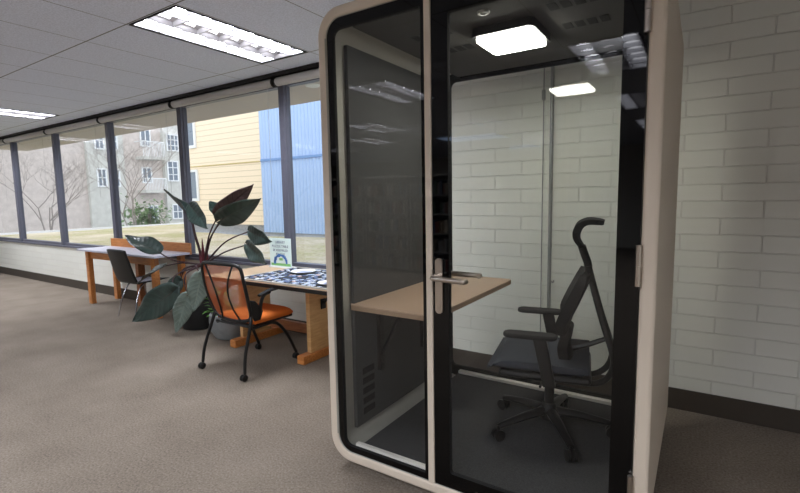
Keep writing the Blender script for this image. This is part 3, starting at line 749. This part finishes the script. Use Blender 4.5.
# ------------------------------------------------------------------ orange task chair (faces +y)
ch = thing('task_chair', (-3.26, 2.57, 0), 'orange mesh-back rolling chair with black frame at the puzzle table', 'chair')
cx = -3.185
for sx, yf, yb_ in ((-1, None, None), (1, None, None)):
    s = sx
    bl = MB(); bl.tube(bez([(cx+s*.225, 2.36, .52), (cx+s*.24, 2.33, .42), (cx+s*.262-.04, 2.285, .2), (cx+s*.272-.05, 2.27, .06)], 6), .0135, 10); bl.build('leg', M['black_metal'], ch, smooth=True)
    fl_ = MB(); fl_.tube(bez([(cx+s*.225, 2.36, .40), (cx+s*.21, 2.5, .40), (cx+s*.21, 2.62, .385), (cx+s*.235-.05, 2.76, .25), (cx+s*.25-.06, 2.855, .06)], 6), .0135, 10); fl_.build('leg', M['black_metal'], ch, smooth=True)
    for (x, y) in ((cx+s*.272-.05, 2.27), (cx+s*.25-.06, 2.86)):
        k = MB()
        for d_ in (-.012, .012):
            k.lathe([(.022, -.008), (.027, -.005), (.027, .005), (.022, .008)], (x+d_, y-.012, .0272), 16, axis='x')
        k.tube([(x, y, .03), (x, y, .075)], .009, 8); k.build('caster', M['black'], ch, smooth=True)
    br = MB()   # plate joining back, arm and leg
    br.add([(cx+s*.232, 2.325, .64), (cx+s*.232, 2.39, .62), (cx+s*.232, 2.46, .53), (cx+s*.232, 2.43, .46), (cx+s*.232, 2.37, .46), (cx+s*.232, 2.335, .55),
            (cx+s*.25, 2.325, .64), (cx+s*.25, 2.39, .62), (cx+s*.25, 2.46, .53), (cx+s*.25, 2.43, .46), (cx+s*.25, 2.37, .46), (cx+s*.25, 2.335, .55)],
           [(0, 1, 2, 3, 4, 5), (11, 10, 9, 8, 7, 6)]+[(k, (k+1) % 6, 6+(k+1) % 6, 6+k) for k in range(6)])
    br.build('side_bracket', M['black'], ch, bevel=.006)
    ar = MB(); ar.tube(bez([(cx+s*.242, 2.43, .52), (cx+s*.25, 2.44, .6), (cx+s*.255, 2.47, .655), (cx+s*.255, 2.53, .672)], 6), .014, 8); ar.build('arm_support', M['black'], ch, smooth=True)
    pad = MB(); pad.tube(bez([(cx+s*.255, 2.42, .66), (cx+s*.255, 2.5, .682), (cx+s*.252, 2.6, .688), (cx+s*.24, 2.7, .682)], 6), [.022]*7+[.026]*6+[.02]*6, 10, flat=.5); pad.build('armrest', M['black_soft'], ch, smooth=True)
cb = MB(); cb.tube([(cx-.21, 2.6, .388), (cx+.21, 2.6, .388)], .012, 8); cb.tube([(cx-.225, 2.36, .41), (cx+.225, 2.36, .41)], .012, 8); cb.build('cross_bar', M['black_metal'], ch, smooth=True)
# seat
def oseat(u, v, up):
    w_ = 2*u-1; x = cx+.235*w_*(1-.12*max(0, (v-.7)/.3)**2); y = 2.38+.50*v-(.06*w_*w_*max(0, (v-.5)/.5))
    e = max(abs(2*u-1)**5, max(0, (v-.8)/.2)**2, max(0, (.15-v)/.15)**2)
    return Vector((x, y, (.485-.03*e+.01*(2*u-1)**2-.02*max(0, (v-.75)/.25)**2) if up else .43-.004*(1-e)))
st = MB(); st.grid(lambda u, v: oseat(u, v, True), 14, 14); st.grid(lambda u, v: oseat(1-u, v, False), 14, 14)
for fa in (lambda t, w: oseat(t, 0, w > .5), lambda t, w: oseat(1-t, 1, w > .5), lambda t, w: oseat(1, t, w > .5), lambda t, w: oseat(0, 1-t, w > .5)): st.grid(fa, 14, 1)
o = st.build('seat', M['orange'], ch, smooth=True, angle=60)
bm = bmesh.new(); bm.from_mesh(o.data); bmesh.ops.remove_doubles(bm, verts=bm.verts, dist=1e-4); bmesh.ops.recalc_face_normals(bm, faces=bm.faces); bm.to_mesh(o.data); bm.free()
MB().box(cx-.215, cx+.205, 2.40, 2.82, .398, .4285).build('seat_pan', M['black'], ch, bevel=.012)
# back frame: closed rounded trapezoid, slightly reclined and bowed
def bpt(u, v):   # u -1..1 across, v 0..1 up
    hw = .222+.02*math.sin(PI*min(1, v*1.1))+.025*v
    return Vector((cx+u*hw, 2.365-.10*v-.05*math.sin(PI*v)*.3+.028*(u*u)-.028, .465+.455*v))
loop = []
for k in range(13): loop.append((-1+2*k/12, -.05*(1-(2*k/12-1)**2)))
for k in range(1, 12): loop.append((1, k/12))
for k in range(13): loop.append((1-2*k/12, 1+.015*(1-(2*k/12-1)**2)))
for k in range(1, 12): loop.append((-1, 1-k/12))
lp = [bpt(u, v) for u, v in loop]
# round the corners
for it in range(2): lp = [(lp[i-1]+lp[i]*2+lp[(i+1) % len(lp)])/4 for i in range(len(lp))]
fm = MB(); fm.tube(lp+[lp[0], lp[1]], .0145, 10, caps=False); fm.build('back_frame', M['black'], ch, smooth=True)
mp_ = MB(); mp_.grid(lambda u, v: bpt((2*u-1)*.97, .0+.985*v-.045*(1-v)*(1-(2*u-1)**2)), 16, 16); mp_.build('mesh_back', M['omesh'], ch, smooth=True, fix=False)
for s in (-1, 1):
    rb = MB(); rb.tube(bez([bpt(s*.7, .99)+Vector((0, -.008, 0)), bpt(s*.42, .72)+Vector((0, -.012, 0)), bpt(s*.30, .45)+Vector((0, -.014, 0)), bpt(s*.34, .2)+Vector((0, -.012, 0)), bpt(s*.5, -.02)+Vector((0, -.008, 0))], 6), .007, 8); rb.build('back_rib', M['black'], ch, smooth=True)

# ------------------------------------------------------------------ left desk
dz = .78
ld = thing('library_desk', (-6.3, 3.15, 0), 'wooden desk with grey laminate top and raised oak back rail by the left windows', 'desk')
MB().box(-7.35, -5.36, 2.93, 3.385, dz-.025, dz).build('desktop', M['top_grey'], ld, bevel=.003)
MB().box(-7.35, -5.36, 3.386, 3.412, dz-.03, dz+.115).build('back_rail', M['oak'], ld, bevel=.004)
MB().box(-7.2, -5.56, 3.02, 3.045, dz-.135, dz-.026).build('apron', M['oak'], ld, bevel=.003)
for x in (-5.565, -7.25):
    for y in (2.99, 3.33):
        MB().box(x, x+.085, y, y+.06, 0, dz-.026).build('leg', M['oak'], ld, bevel=.004)
MB().box(-6.42, -6.34, 3.24, 3.33, 0, dz-.026).build('centre_leg', M['redwood'], ld, bevel=.004)

# dark shell chair with chrome legs (faces +y)
sc_ = thing('stacking_chair', (-5.76, 2.98, 0), 'dark plastic shell chair with thin chrome legs at the left desk', 'chair')
qx, qy = -5.84, 3.0
def shell(u, v):
    # v 0 = front of seat, 1 = top of back
    w = (2*u-1)
    if v < .5:
        t = v/.5; y = qy+.24-.40*t; z = .445+.02*t*t - .03*t+.02*abs(w)**3
        hw = .235
    else:
        t = (v-.5)/.5; y = qy-.16-.12*t**.8-.02*w*w*-1; z = .435+.42*t**1.1+.01
        hw = .235-.02*t
    if .42 < v < .6: z += .0
    return Vector((qx+w*hw, y, z-(.012*w**4 if v > .9 else 0)))
o = MB().grid(shell, 14, 24).build('seat_shell', M['black'], sc_, smooth=True, solid=.012, fix=False, angle=80)
for s in (-1, 1):
    lg = MB(); lg.tube(bez([(qx+s*.19, qy+.19, .01), (qx+s*.17, qy+.15, .25), (qx+s*.15, qy+.1, .425), (qx+s*.15, qy-.05, .42), (qx+s*.17, qy-.14, .25), (qx+s*.2, qy-.2, .01)], 6), .009, 8); lg.build('leg', M['chrome'], sc_, smooth=True)
sp_ = MB(); sp_.box(qx-.17, qx+.17, qy-.12, qy+.16, .452, .462); sp_.build('seat_highlight', M['top_grey'], sc_, bevel=.004)  # pale plate painted in as the highlight on the dark seat

# ------------------------------------------------------------------ plants
ph = thing('philodendron', (-4.72, 3.05, 0), 'tall philodendron with big dark arrow-shaped leaves in a black pot', 'potted plant')
pc = (-4.72, 3.05, 0)
pm = MB(); pm.lathe([(.15, 0), (.18, .01), (.205, .16), (.205, .29), (.2, .31), (.185, .305), (.18, .26)], pc, 28); pm.build('pot', M['pot_black'], ph, smooth=True)
pm = MB(); pm.lathe([(.179, .255), (.1, .265), (.02, .27)], pc, 20); pm.build('soil', M['soil'], ph)
CR = Vector((-4.575, 3.05, .72))
tk = MB(); tk.tube(bez([(-4.72, 3.05, .25), (-4.68, 3.05, .42), (-4.60, 3.06, .58), tuple(CR)], 6), [.026]*19, 10); tk.build('trunk', M['trunk'], ph, smooth=True)
for dx, dy, h_, r in ((-.01, 0, .30, .020), (.045, .02, .22, .016), (-.05, -.02, .20, .015)):
    s = MB(); s.tube([CR+Vector((0, 0, -.08)), CR+Vector((dx*.5, dy, .06)), CR+Vector((dx, dy, h_))], [r*1.5, r*1.3, .002], 8); s.build('leaf_sheath', M['sheath'], ph, smooth=True)

def leaf(B, T, N, W, mat, fold=.25, droop=.08, lobe=.14, stem_from=None, bend=None, twist=0):
    B, T, N = Vector(B), Vector(T), Vector(N).normalized()
    ax = (T-B); L = ax.length; ax.normalize(); side = ax.cross(N).normalized(); N = side.cross(ax).normalized()
    nu, nv = 10, 20
    def fn(u, v):
        w = 2*u-1
        # half width profile: broad heart base, pointed tip; v<0 lobes
        s = v
        hw = W*(math.sin(PI*min(1, s**.66))**.8)*(1-.2*s) if 0 < s < 1 else 0
        hw = max(hw, .001)
        back = lobe*L*(abs(w)**1.5)*max(0, 1-s*3.2)      # lobes sweep behind the stalk
        wav = .012*math.sin(11*s+3*w)*abs(w)
        p = B+ax*(L*s-back)+side*(w*hw)+N*(fold*abs(w)*hw - droop*L*(s*s) + wav)
        return p
    o = MB().grid(fn, nu, nv).build('leaf', mat, ph, smooth=True, solid=.003, fix=False, angle=90)
    uv = o.data.uv_layers.new(name='leaf_uv')
    for lp_ in o.data.loops:
        q = lp_.vertex_index; uv.data[lp_.index].uv = ((q % (nu+1))/nu, (q//(nu+1))/nv)
    rb = MB(); rb.tube([B+ax*(L*t)+N*(-droop*L*t*t-.002) for t in (0, .25, .5, .75, .97)], [.006, .005, .004, .003, .001], 6); rb.build('midrib', M['stem'] if mat is not M['leaf_grey'] else M['leaf_grey'], o, smooth=True)
    if stem_from is not None:
        S = Vector(stem_from); mid = (S+B)/2+Vector(bend or (0, 0, .05))
        st_ = MB(); st_.tube(bez([S, mid, B], 8), [.0105]*6+[.008]*6+[.0065]*5, 8); st_.build('leaf_stalk', M['stem'], o, smooth=True)
    return o
c0 = tuple(CR)
VC = Vector((.83, -.55, .05))          # the side of the plant turned to the room
def nrm(B, T, k, up=0):
    """normal turned k towards the room, the rest edge-on"""
    a = (Vector(T)-Vector(B)).normalized(); e = a.cross(VC).normalized()
    return VC*k+e*(1-abs(k))+Vector((0, 0, up))
def lf(B, T, k, W, mat, up=0, **kw): return leaf(B, T, nrm(B, T, k, up), W, mat, stem_from=c0, **kw)
lf((-4.69, 3.0, 1.23), (-5.14, 3.0, 1.58), .30, .085, M['leaf'], fold=.7, droop=.06, lobe=.05, bend=(-.03, 0, .02))
lf((-4.60, 2.95, 1.37), (-4.24, 2.93, 1.12), .75, .105, M['leaf'], fold=.45, droop=-.10, lobe=.10, bend=(-.05, 0, .06))
lf((-4.29, 3.07, 1.28), (-3.73, 3.07, 1.56), .85, .115, M['leaf_red'], fold=.25, droop=.05, lobe=.14, bend=(-.04, 0, .04))
lf((-4.27, 3.12, 1.27), (-4.52, 3.12, 1.43), .8, .10, M['leaf'], fold=.25, droop=.1, lobe=.12, bend=(-.04, 0, .04))
lf((-4.02, 2.92, 1.24), (-3.45, 2.9, 1.41), .85, .125, M['leaf'], fold=.26, droop=.08, lobe=.22, bend=(-.05, 0, .04))
lf((-3.665, 2.95, 1.12), (-3.34, 2.93, 1.03), .7, .10, M['leaf'], fold=.3, droop=.03, lobe=.10, bend=(0, 0, .07))
lf((-3.60, 2.86, 1.0), (-3.28, 2.84, .84), .65, .095, M['leaf'], fold=.35, droop=-.06, lobe=.10, bend=(0, 0, .03))
lf((-4.93, 2.75, .875), (-5.58, 2.72, 1.08), .7, .125, M['leaf'], up=.2, fold=.2, droop=.08, lobe=.06, bend=(-.05, -.05, -.02))
lf((-5.03, 2.85, .70), (-5.60, 2.82, .48), .25, .11, M['leaf'], up=.2, fold=.25, droop=.05, lobe=.08, bend=(0, -.02, .03))
lf((-4.66, 2.72, .47), (-5.30, 2.62, .09), .8, .165, M['leaf'], fold=.12, droop=-.02, lobe=.16, bend=(-.08, -.10, .04))
lf((-4.20, 2.76, .68), (-4.30, 2.72, .31), .9, .115, M['leaf_grey'], fold=.16, droop=-.06, lobe=.13, bend=(.04, -.1, .06))
lf((-4.45, 2.75, .44), (-4.57, 2.68, .06), .85, .105, M['leaf_grey'], fold=.2, droop=-.06, lobe=.14, bend=(.04, -.14, .08))
lf((-4.98, 2.98, .52), (-5.20, 2.95, .26), .7, .10, M['leaf'], fold=.2, droop=-.04, lobe=.14, bend=(-.08, -.02, .05))
lf((-4.80, 2.9, .55), (-5.02, 2.86, .34), .6, .11, M['leaf'], fold=.25, droop=0, lobe=.14, bend=(-.05, -.04, .05))

gp_ = thing('potted_pothos', (-4.06, 3.0, 0), 'round grey planter with small bright green leaves behind the orange chair', 'potted plant')
pc2 = (-4.06, 3.0, 0); m = MB(); m.lathe([(.12, 0), (.18, .015), (.222, .09), (.235, .18), (.228, .26), (.21, .27), (.205, .22)], pc2, 28); m.build('planter', M['pot_grey'], gp_, smooth=True)
m = MB(); m.lathe([(.204, .22), (.1, .23), (.02, .235)], pc2, 18); m.build('soil', M['soil'], gp_)
rr = random.Random(5); m = MB(); sm = MB()
for k in range(70):
    a = rr.uniform(0, 2*PI); r0 = rr.uniform(.02, .21); z = rr.uniform(.26, .5)-r0*.25
    c = Vector((pc2[0]-.10+r0*math.cos(a), pc2[1]-.06+r0*math.sin(a)*.7, z+.03)); d_ = Vector((math.cos(a), math.sin(a), rr.uniform(-.6, .5))).normalized()
    s_ = d_.cross(Vector((0, 0, 1))).normalized()*.022; up = Vector((0, 0, .008))
    m.add([c-d_*.03, c+s_+up, c+d_*.035, c-s_+up], [(0, 1, 2), (0, 2, 3)])
    if k % 4 == 0: sm.tube([(pc2[0]-.02, pc2[1], .21), tuple((c+Vector((pc2[0], pc2[1], .3)))/2), tuple(c)], .003, 5)
m.build('foliage', M['leaf_green'], gp_, fix=False, solid=.0015); sm.build('vines', M['leaf_green'], gp_, smooth=True)

# ------------------------------------------------------------------ outside
struct('soffit', MB().box(XL, WR+1, YW+.2, 4.5, 2.66, 2.74), M['soffit'])
dl = thing('soffit_downlight', (-3.62, 3.86, 2.66), 'small round downlight in the outside soffit above the window', 'downlight')
m = MB(); m.lathe([(.05, 2.648), (.075, 2.648), (.085, 2.655), (.085, 2.66)], (-3.62, 3.86, 0), 22); m.build('trim_ring', M['white'], dl, smooth=True)
m = MB(); m.lathe([(.048, 2.649), (.02, 2.652)], (-3.62, 3.86, 0), 18); m.build('lens', M['grey_metal'], dl)
lawn = MB(); rr = random.Random(2)
def lz(x, y): return .4+.03*math.sin(x*1.3)*math.cos(y*.8)
lawn.grid(lambda u, v: Vector((-19.59+24*u, 3.66+5.3*v, lz(-19.59+24*u, 3.66+5.3*v))), 60, 14)
lawn.grid(lambda u, v: Vector((-19.59+4.8*u, 8.96+17*v, lz(-19.59+4.8*u, 8.96+17*v))), 12, 40)
o = lawn.build('lawn', M['lawn'], smooth=True, fix=False); tag(o, 'patchy brown and green winter lawn outside the windows', 'lawn', kind='stuff')
struct('ground', MB().box(-60, -19.62, -6, 40, -.6, -.36), M['concrete'])
k = MB(); k.box(-19.75, -19.6, 3.66, 26, -.36, .46); k.recentre = True
o = k.build('kerb_wall', M['kerb'], bevel=.01); tag(o, 'low white kerb wall at the edge of the lawn', 'kerb')

# yellow and blue building
yb = thing('yellow_building', (-12.5, 10, .3), 'pale yellow clapboard building beyond the lawn', 'building')
YY = 9.0
MB().box(-14.45, -10.5, YY, YY+4, .70, 6.2).build('siding_wall', M['siding'], yb)
MB().box(-14.4, -10.55, YY+.03, YY+3.9, .2, .70).build('foundation', M['concrete'], yb)
m = MB(); m.box(-14.45, -10.5, YY-.015, YY-.001, 2.50, 2.53); m.build('belt_line', pbr('belt_line', (196, 178, 120), .7), yb)
for x0, x1, z0, z1 in ((-14.2, -13.5, 3.1, 4.0), (-14.2, -13.5, 1.42, 2.42), (-14.2, -13.62, .8, 1.3)):
    f = MB()
    for q in ((x0, x1, z0, z0+.09), (x0, x1, z1-.07, z1), (x0, x0+.07, z0+.09, z1-.07), (x1-.09, x1, z0+.09, z1-.07)): f.box(q[0], q[1], YY-.05, YY-.001, q[2], q[3])
    w = f.build('window_frame', M['wframe'], yb); MB().box(x0+.07, x1-.09, YY-.02, YY-.005, z0+.09, z1-.07).build('pane', M['wdark'], w)
bb = thing('blue_building', (-6, 10, .3), 'building clad in pale blue corrugated metal beside the yellow one', 'building')
cw = MB(); n = 360; x0, x1 = -10.49, 2.0
cw.grid(lambda u, v: Vector((x0+(x1-x0)*u, YY-.02-.018*math.cos(2*PI*(x1-x0)*u/.125), .50+5.7*v)), 1100, 1)
cw.build('corrugated_wall', M['bluemetal'], bb, smooth=True, fix=False)
MB().box(x0, x1, YY, YY+4, .2, 6.2).build('building_body', M['concrete'], bb)
MB().box(x0, x1, YY-.06, YY-.04, 2.5, 2.56).build('joint_flashing', pbr('flashing_blue', (120, 156, 208), .5), bb)

# apartment building on a facade facing +x
AX = -34.0; sc = 34/22
def az(z): return H+(z-H)*sc
ap = thing('apartment_building', (AX-3, 20, -.36), 'pale stone apartment block with balconies seen through the left windows', 'building')
MB().box(AX-8, AX, 9*sc-4, 19*sc, -.36, 11).build('facade', M['stone'], ap)
MB().box(AX+.001, AX+.35, 12.75*sc, 14.6*sc, -.36, 11).build('bay', M['stone_g'], ap)
MB().box(AX+.001, AX+.3, 9.4*sc, 10.9*sc, -.36, 9).build('bay', M['stone_g'], ap)
def awin(y0, y1, z0, z1, x=AX, nx=2, nz=2):
    y0, y1, z0, z1 = y0*sc, y1*sc, az(z0), az(z1)
    f = MB(); t_ = .09; xx0, xx1 = x+.002, x+.1
    f.box(xx0, xx1, y0, y0+t_, z0, z1); f.box(xx0, xx1, y1-t_, y1, z0, z1); f.box(xx0, xx1, y0+t_, y1-t_, z0, z0+t_); f.box(xx0, xx1, y0+t_, y1-t_, z1-t_, z1)
    for k in range(1, nx): yy = y0+(y1-y0)*k/nx; f.box(xx0, xx1, yy-.03, yy+.03, z0+t_, z1-t_)
    for k in range(1, nz): zz = z0+(z1-z0)*k/nz; f.box(xx0, xx1, y0+t_, y1-t_, zz-.03, zz+.03)
    w = f.build('window', M['wframe'], ap); MB().box(x+.001, x+.05, y0+.05, y1-.05, z0+.05, z1-.05).build('pane', M['wdark'], w)
awin(12.88, 13.5, 3.86, 4.68, AX+.35, 3, 3); awin(12.83, 13.4, 2.40, 3.4, AX+.35, 2, 3); awin(12.95, 13.5, .55, 1.3, AX+.35, 2, 2)
awin(11.9, 12.38, .45, 1.26, AX, 2, 2)
awin(11.75, 12.25, 4.0, 4.9, AX, 2, 1); awin(11.72, 12.2, 2.3, 3.05, AX, 2, 1)
for y0 in (9.7, 10.25):
    awin(y0, y0+.4, 3.7, 4.5, AX+.3, 2, 2); awin(y0, y0+.4, 2.1, 2.9, AX+.3, 2, 2)
for z0, z1 in ((3.50, 4.2), (1.97, 2.52)):
    b = MB(); y0, y1 = 11.5*sc, 12.5*sc; za, zb = az(z0), az(z1); xo = AX+1.1
    b.box(AX+.002, xo, y0, y1, za-.2, za)
    b.build('balcony_slab', M['stone_g'], ap)
    r = MB(); r.box(xo-.06, xo, y0, y1, zb-.06, zb); r.box(AX+.002, xo-.06, y0, y0+.06, zb-.06, zb); r.box(AX+.002, xo-.06, y1-.06, y1, zb-.06, zb)
    k = 0
    while y0+k*.11 < y1: r.box(xo-.04, xo-.01, y0+k*.11, y0+k*.11+.035, za, zb-.06); k += 1
    r.build('balcony_railing', M['wframe'], ap)

def bare_tree(name, base, hgt, seed, label):
    rr = random.Random(seed); t = thing(name, base, label, 'tree'); tr_ = MB(); brn = MB()
    def grow(p, d, L, r, dep):
        q = p; pts = [p]
        for k in range(3):
            d = (d+Vector((rr.uniform(-.18, .18), rr.uniform(-.18, .18), rr.uniform(-.06, .14)))).normalized(); q = q+d*L/3; pts.append(q)
        (tr_ if dep == 0 else brn).tube(pts, [r, r*.88, r*.76, r*.62], 6, caps=False)
        if dep >= 5: return
        for k in range(3 if dep < 4 else 2):
            a = rr.uniform(0, 2*PI); nd = (d*.75+Vector((math.cos(a), math.sin(a), rr.uniform(0, .6)))*.75).normalized()
            grow(pts[rr.choice([2, 3])], nd, L*rr.uniform(.58, .8), r*.55, dep+1)
    for k in range(3):
        grow(Vector(base), Vector((rr.uniform(-.35, .35), rr.uniform(-.35, .35), 1)).normalized(), hgt*.36, .034, 0)
    tr_.build('trunk', M['bark'], t, smooth=True); brn.build('branches', M['bark'], t, smooth=True)
bare_tree('bare_tree', (-20.6, 10.6, -.36), 5.6, 4, 'bare multi-stemmed winter tree in front of the apartment block')
bare_tree('bare_tree', (-21.2, 7.6, -.36), 4.6, 11, 'second bare winter tree left of the multi-stemmed one outside')
sh = MB(); rr = random.Random(8)
for k in range(620):
    c = Vector((-20.9+rr.gauss(0, .25), 11.3+rr.gauss(0, .42), .75+rr.gauss(0, .32))); c.z = max(-.2, c.z)
    d_ = Vector((rr.uniform(-1, 1), rr.uniform(-1, 1), rr.uniform(-.3, 1))).normalized(); s_ = d_.cross(Vector((.3, .2, 1))).normalized()*.065
    sh.add([c-d_*.11, c+s_, c+d_*.11, c-s_], [(0, 1, 2, 3)])
sh.recentre = True
t = thing('evergreen_shrub', (-20.9, 11.3, -.36), 'bushy green shrub below the bare trees outside the left window', 'shrub')
sh.recentre = False; sh.build('foliage', M['shrub'], t, fix=False)
m = MB()
for k in range(6): m.tube([(-20.9, 11.3, -.36), (-20.9+rr.uniform(-.3, .3), 11.3+rr.uniform(-.4, .4), .9)], .02, 5)
m.build('stems', M['bark'], t)

# ------------------------------------------------------------------ library behind the camera (seen as reflections)
def bookcase(x, y, seed):
    rr = random.Random(seed); W, Hh, D = 1.0, 1.85, .3
    t = thing('bookcase', (x, y, 0), 'grey metal library bookcase seen reflected in the booth glass', 'bookcase', 'library bookcases reflected in the booth')
    for sx in (-W/2, W/2-.03): MB().box(x+sx, x+sx+.03, y-D/2, y+D/2, 0, Hh).build('side_panel', M['shelf'], t)
    MB().box(x-W/2+.03, x+W/2-.03, y-D/2, y-D/2+.01, 0, Hh).build('back_panel', M['shelf'], t)
    for k in range(6):
        MB().box(x-W/2+.03, x+W/2-.03, y-D/2+.01, y+D/2, .06+k*.345, .08+k*.345).build('shelf', M['shelf'], t)
    return t
bproto = {}
for i, x in enumerate((-7.2, -6.15, -5.1, -4.05, -3.0)):
    bookcase(x, -3.9, i); rr = random.Random(50+i)
    for k in range(5):
        xx = x-.44
        while xx < x+.40:
            ci = rr.randrange(6)
            if ci not in bproto:
                b = MB(); b.box(0, .045, 0, .16, 0, .22); o = b.build('book', BOOKC[ci]); bproto[ci] = o
                tag(o, '%s library book on the bookcases reflected in the booth glass' % ['red', 'blue', 'cream', 'green', 'grey', 'brown'][ci], 'book', '%s books on the reflected bookcases' % ['red', 'blue', 'cream', 'green', 'grey', 'brown'][ci])
            else:
                o = bproto[ci].copy(); COL.objects.link(o)
            s = rr.uniform(.7, 1.5); o.scale = (s, rr.uniform(.9, 1.2), rr.uniform(.85, 1.15)); o.location = (xx, -3.95, .0805+k*.345)
            xx += .045*s+.002
            if rr.random() < .06: xx += .1

# ------------------------------------------------------------------ world, camera
w = bpy.data.worlds.new('World'); scene.world = w; w.use_nodes = True
nt = w.node_tree; nt.nodes.clear()
bg = nt.nodes.new('ShaderNodeBackground'); ow = nt.nodes.new('ShaderNodeOutputWorld')
tc = nt.nodes.new('ShaderNodeTexCoord'); sp = nt.nodes.new('ShaderNodeSeparateXYZ'); rp = nt.nodes.new('ShaderNodeValToRGB')
nt.links.new(tc.outputs['Generated'], sp.inputs[0]); nt.links.new(sp.outputs[2], rp.inputs[0])
rp.color_ramp.elements[0].color = (.90, .91, 1, 1); rp.color_ramp.elements[1].color = (1, .97, 1, 1)
nt.links.new(rp.outputs[0], bg.inputs[0]); bg.inputs[1].default_value = 2.1
nt.links.new(bg.outputs[0], ow.inputs[0])

cam = bpy.data.cameras.new('camera'); co = bpy.data.objects.new('camera', cam); COL.objects.link(co)
yaw, pitch, roll, f = math.radians(-33.1083), math.radians(6.0473), math.radians(.9922), 461.54
cy, sy, cp_, sp2 = math.cos(yaw), math.sin(yaw), math.cos(pitch), math.sin(pitch)
fwd = Vector((sy*cp_, cy*cp_, -sp2)); right = Vector((cy, -sy, 0)); down = fwd.cross(right)
r2 = right*math.cos(roll)+down*math.sin(roll); d2 = -right*math.sin(roll)+down*math.cos(roll)
mw = Matrix(((r2.x, -d2.x, -fwd.x), (r2.y, -d2.y, -fwd.y), (r2.z, -d2.z, -fwd.z))).to_4x4()
mw.translation = Vector((0, 0, H)); co.matrix_world = mw
cam.sensor_fit = 'HORIZONTAL'; cam.sensor_width = 36; cam.lens = f/800*36; cam.clip_start = .02; cam.clip_end = 300
scene.camera = co

scene.view_settings.view_transform = 'Standard'; scene.view_settings.look = 'None'
scene.view_settings.exposure = 0; scene.view_settings.gamma = 1; scene.view_settings.use_curve_mapping = False
scene.cycles.max_bounces = 10; scene.cycles.transparent_max_bounces = 24; scene.cycles.diffuse_bounces = 5; scene.cycles.glossy_bounces = 6
scene.cycles.sample_clamp_indirect = 40
scene.cycles.use_denoising = True
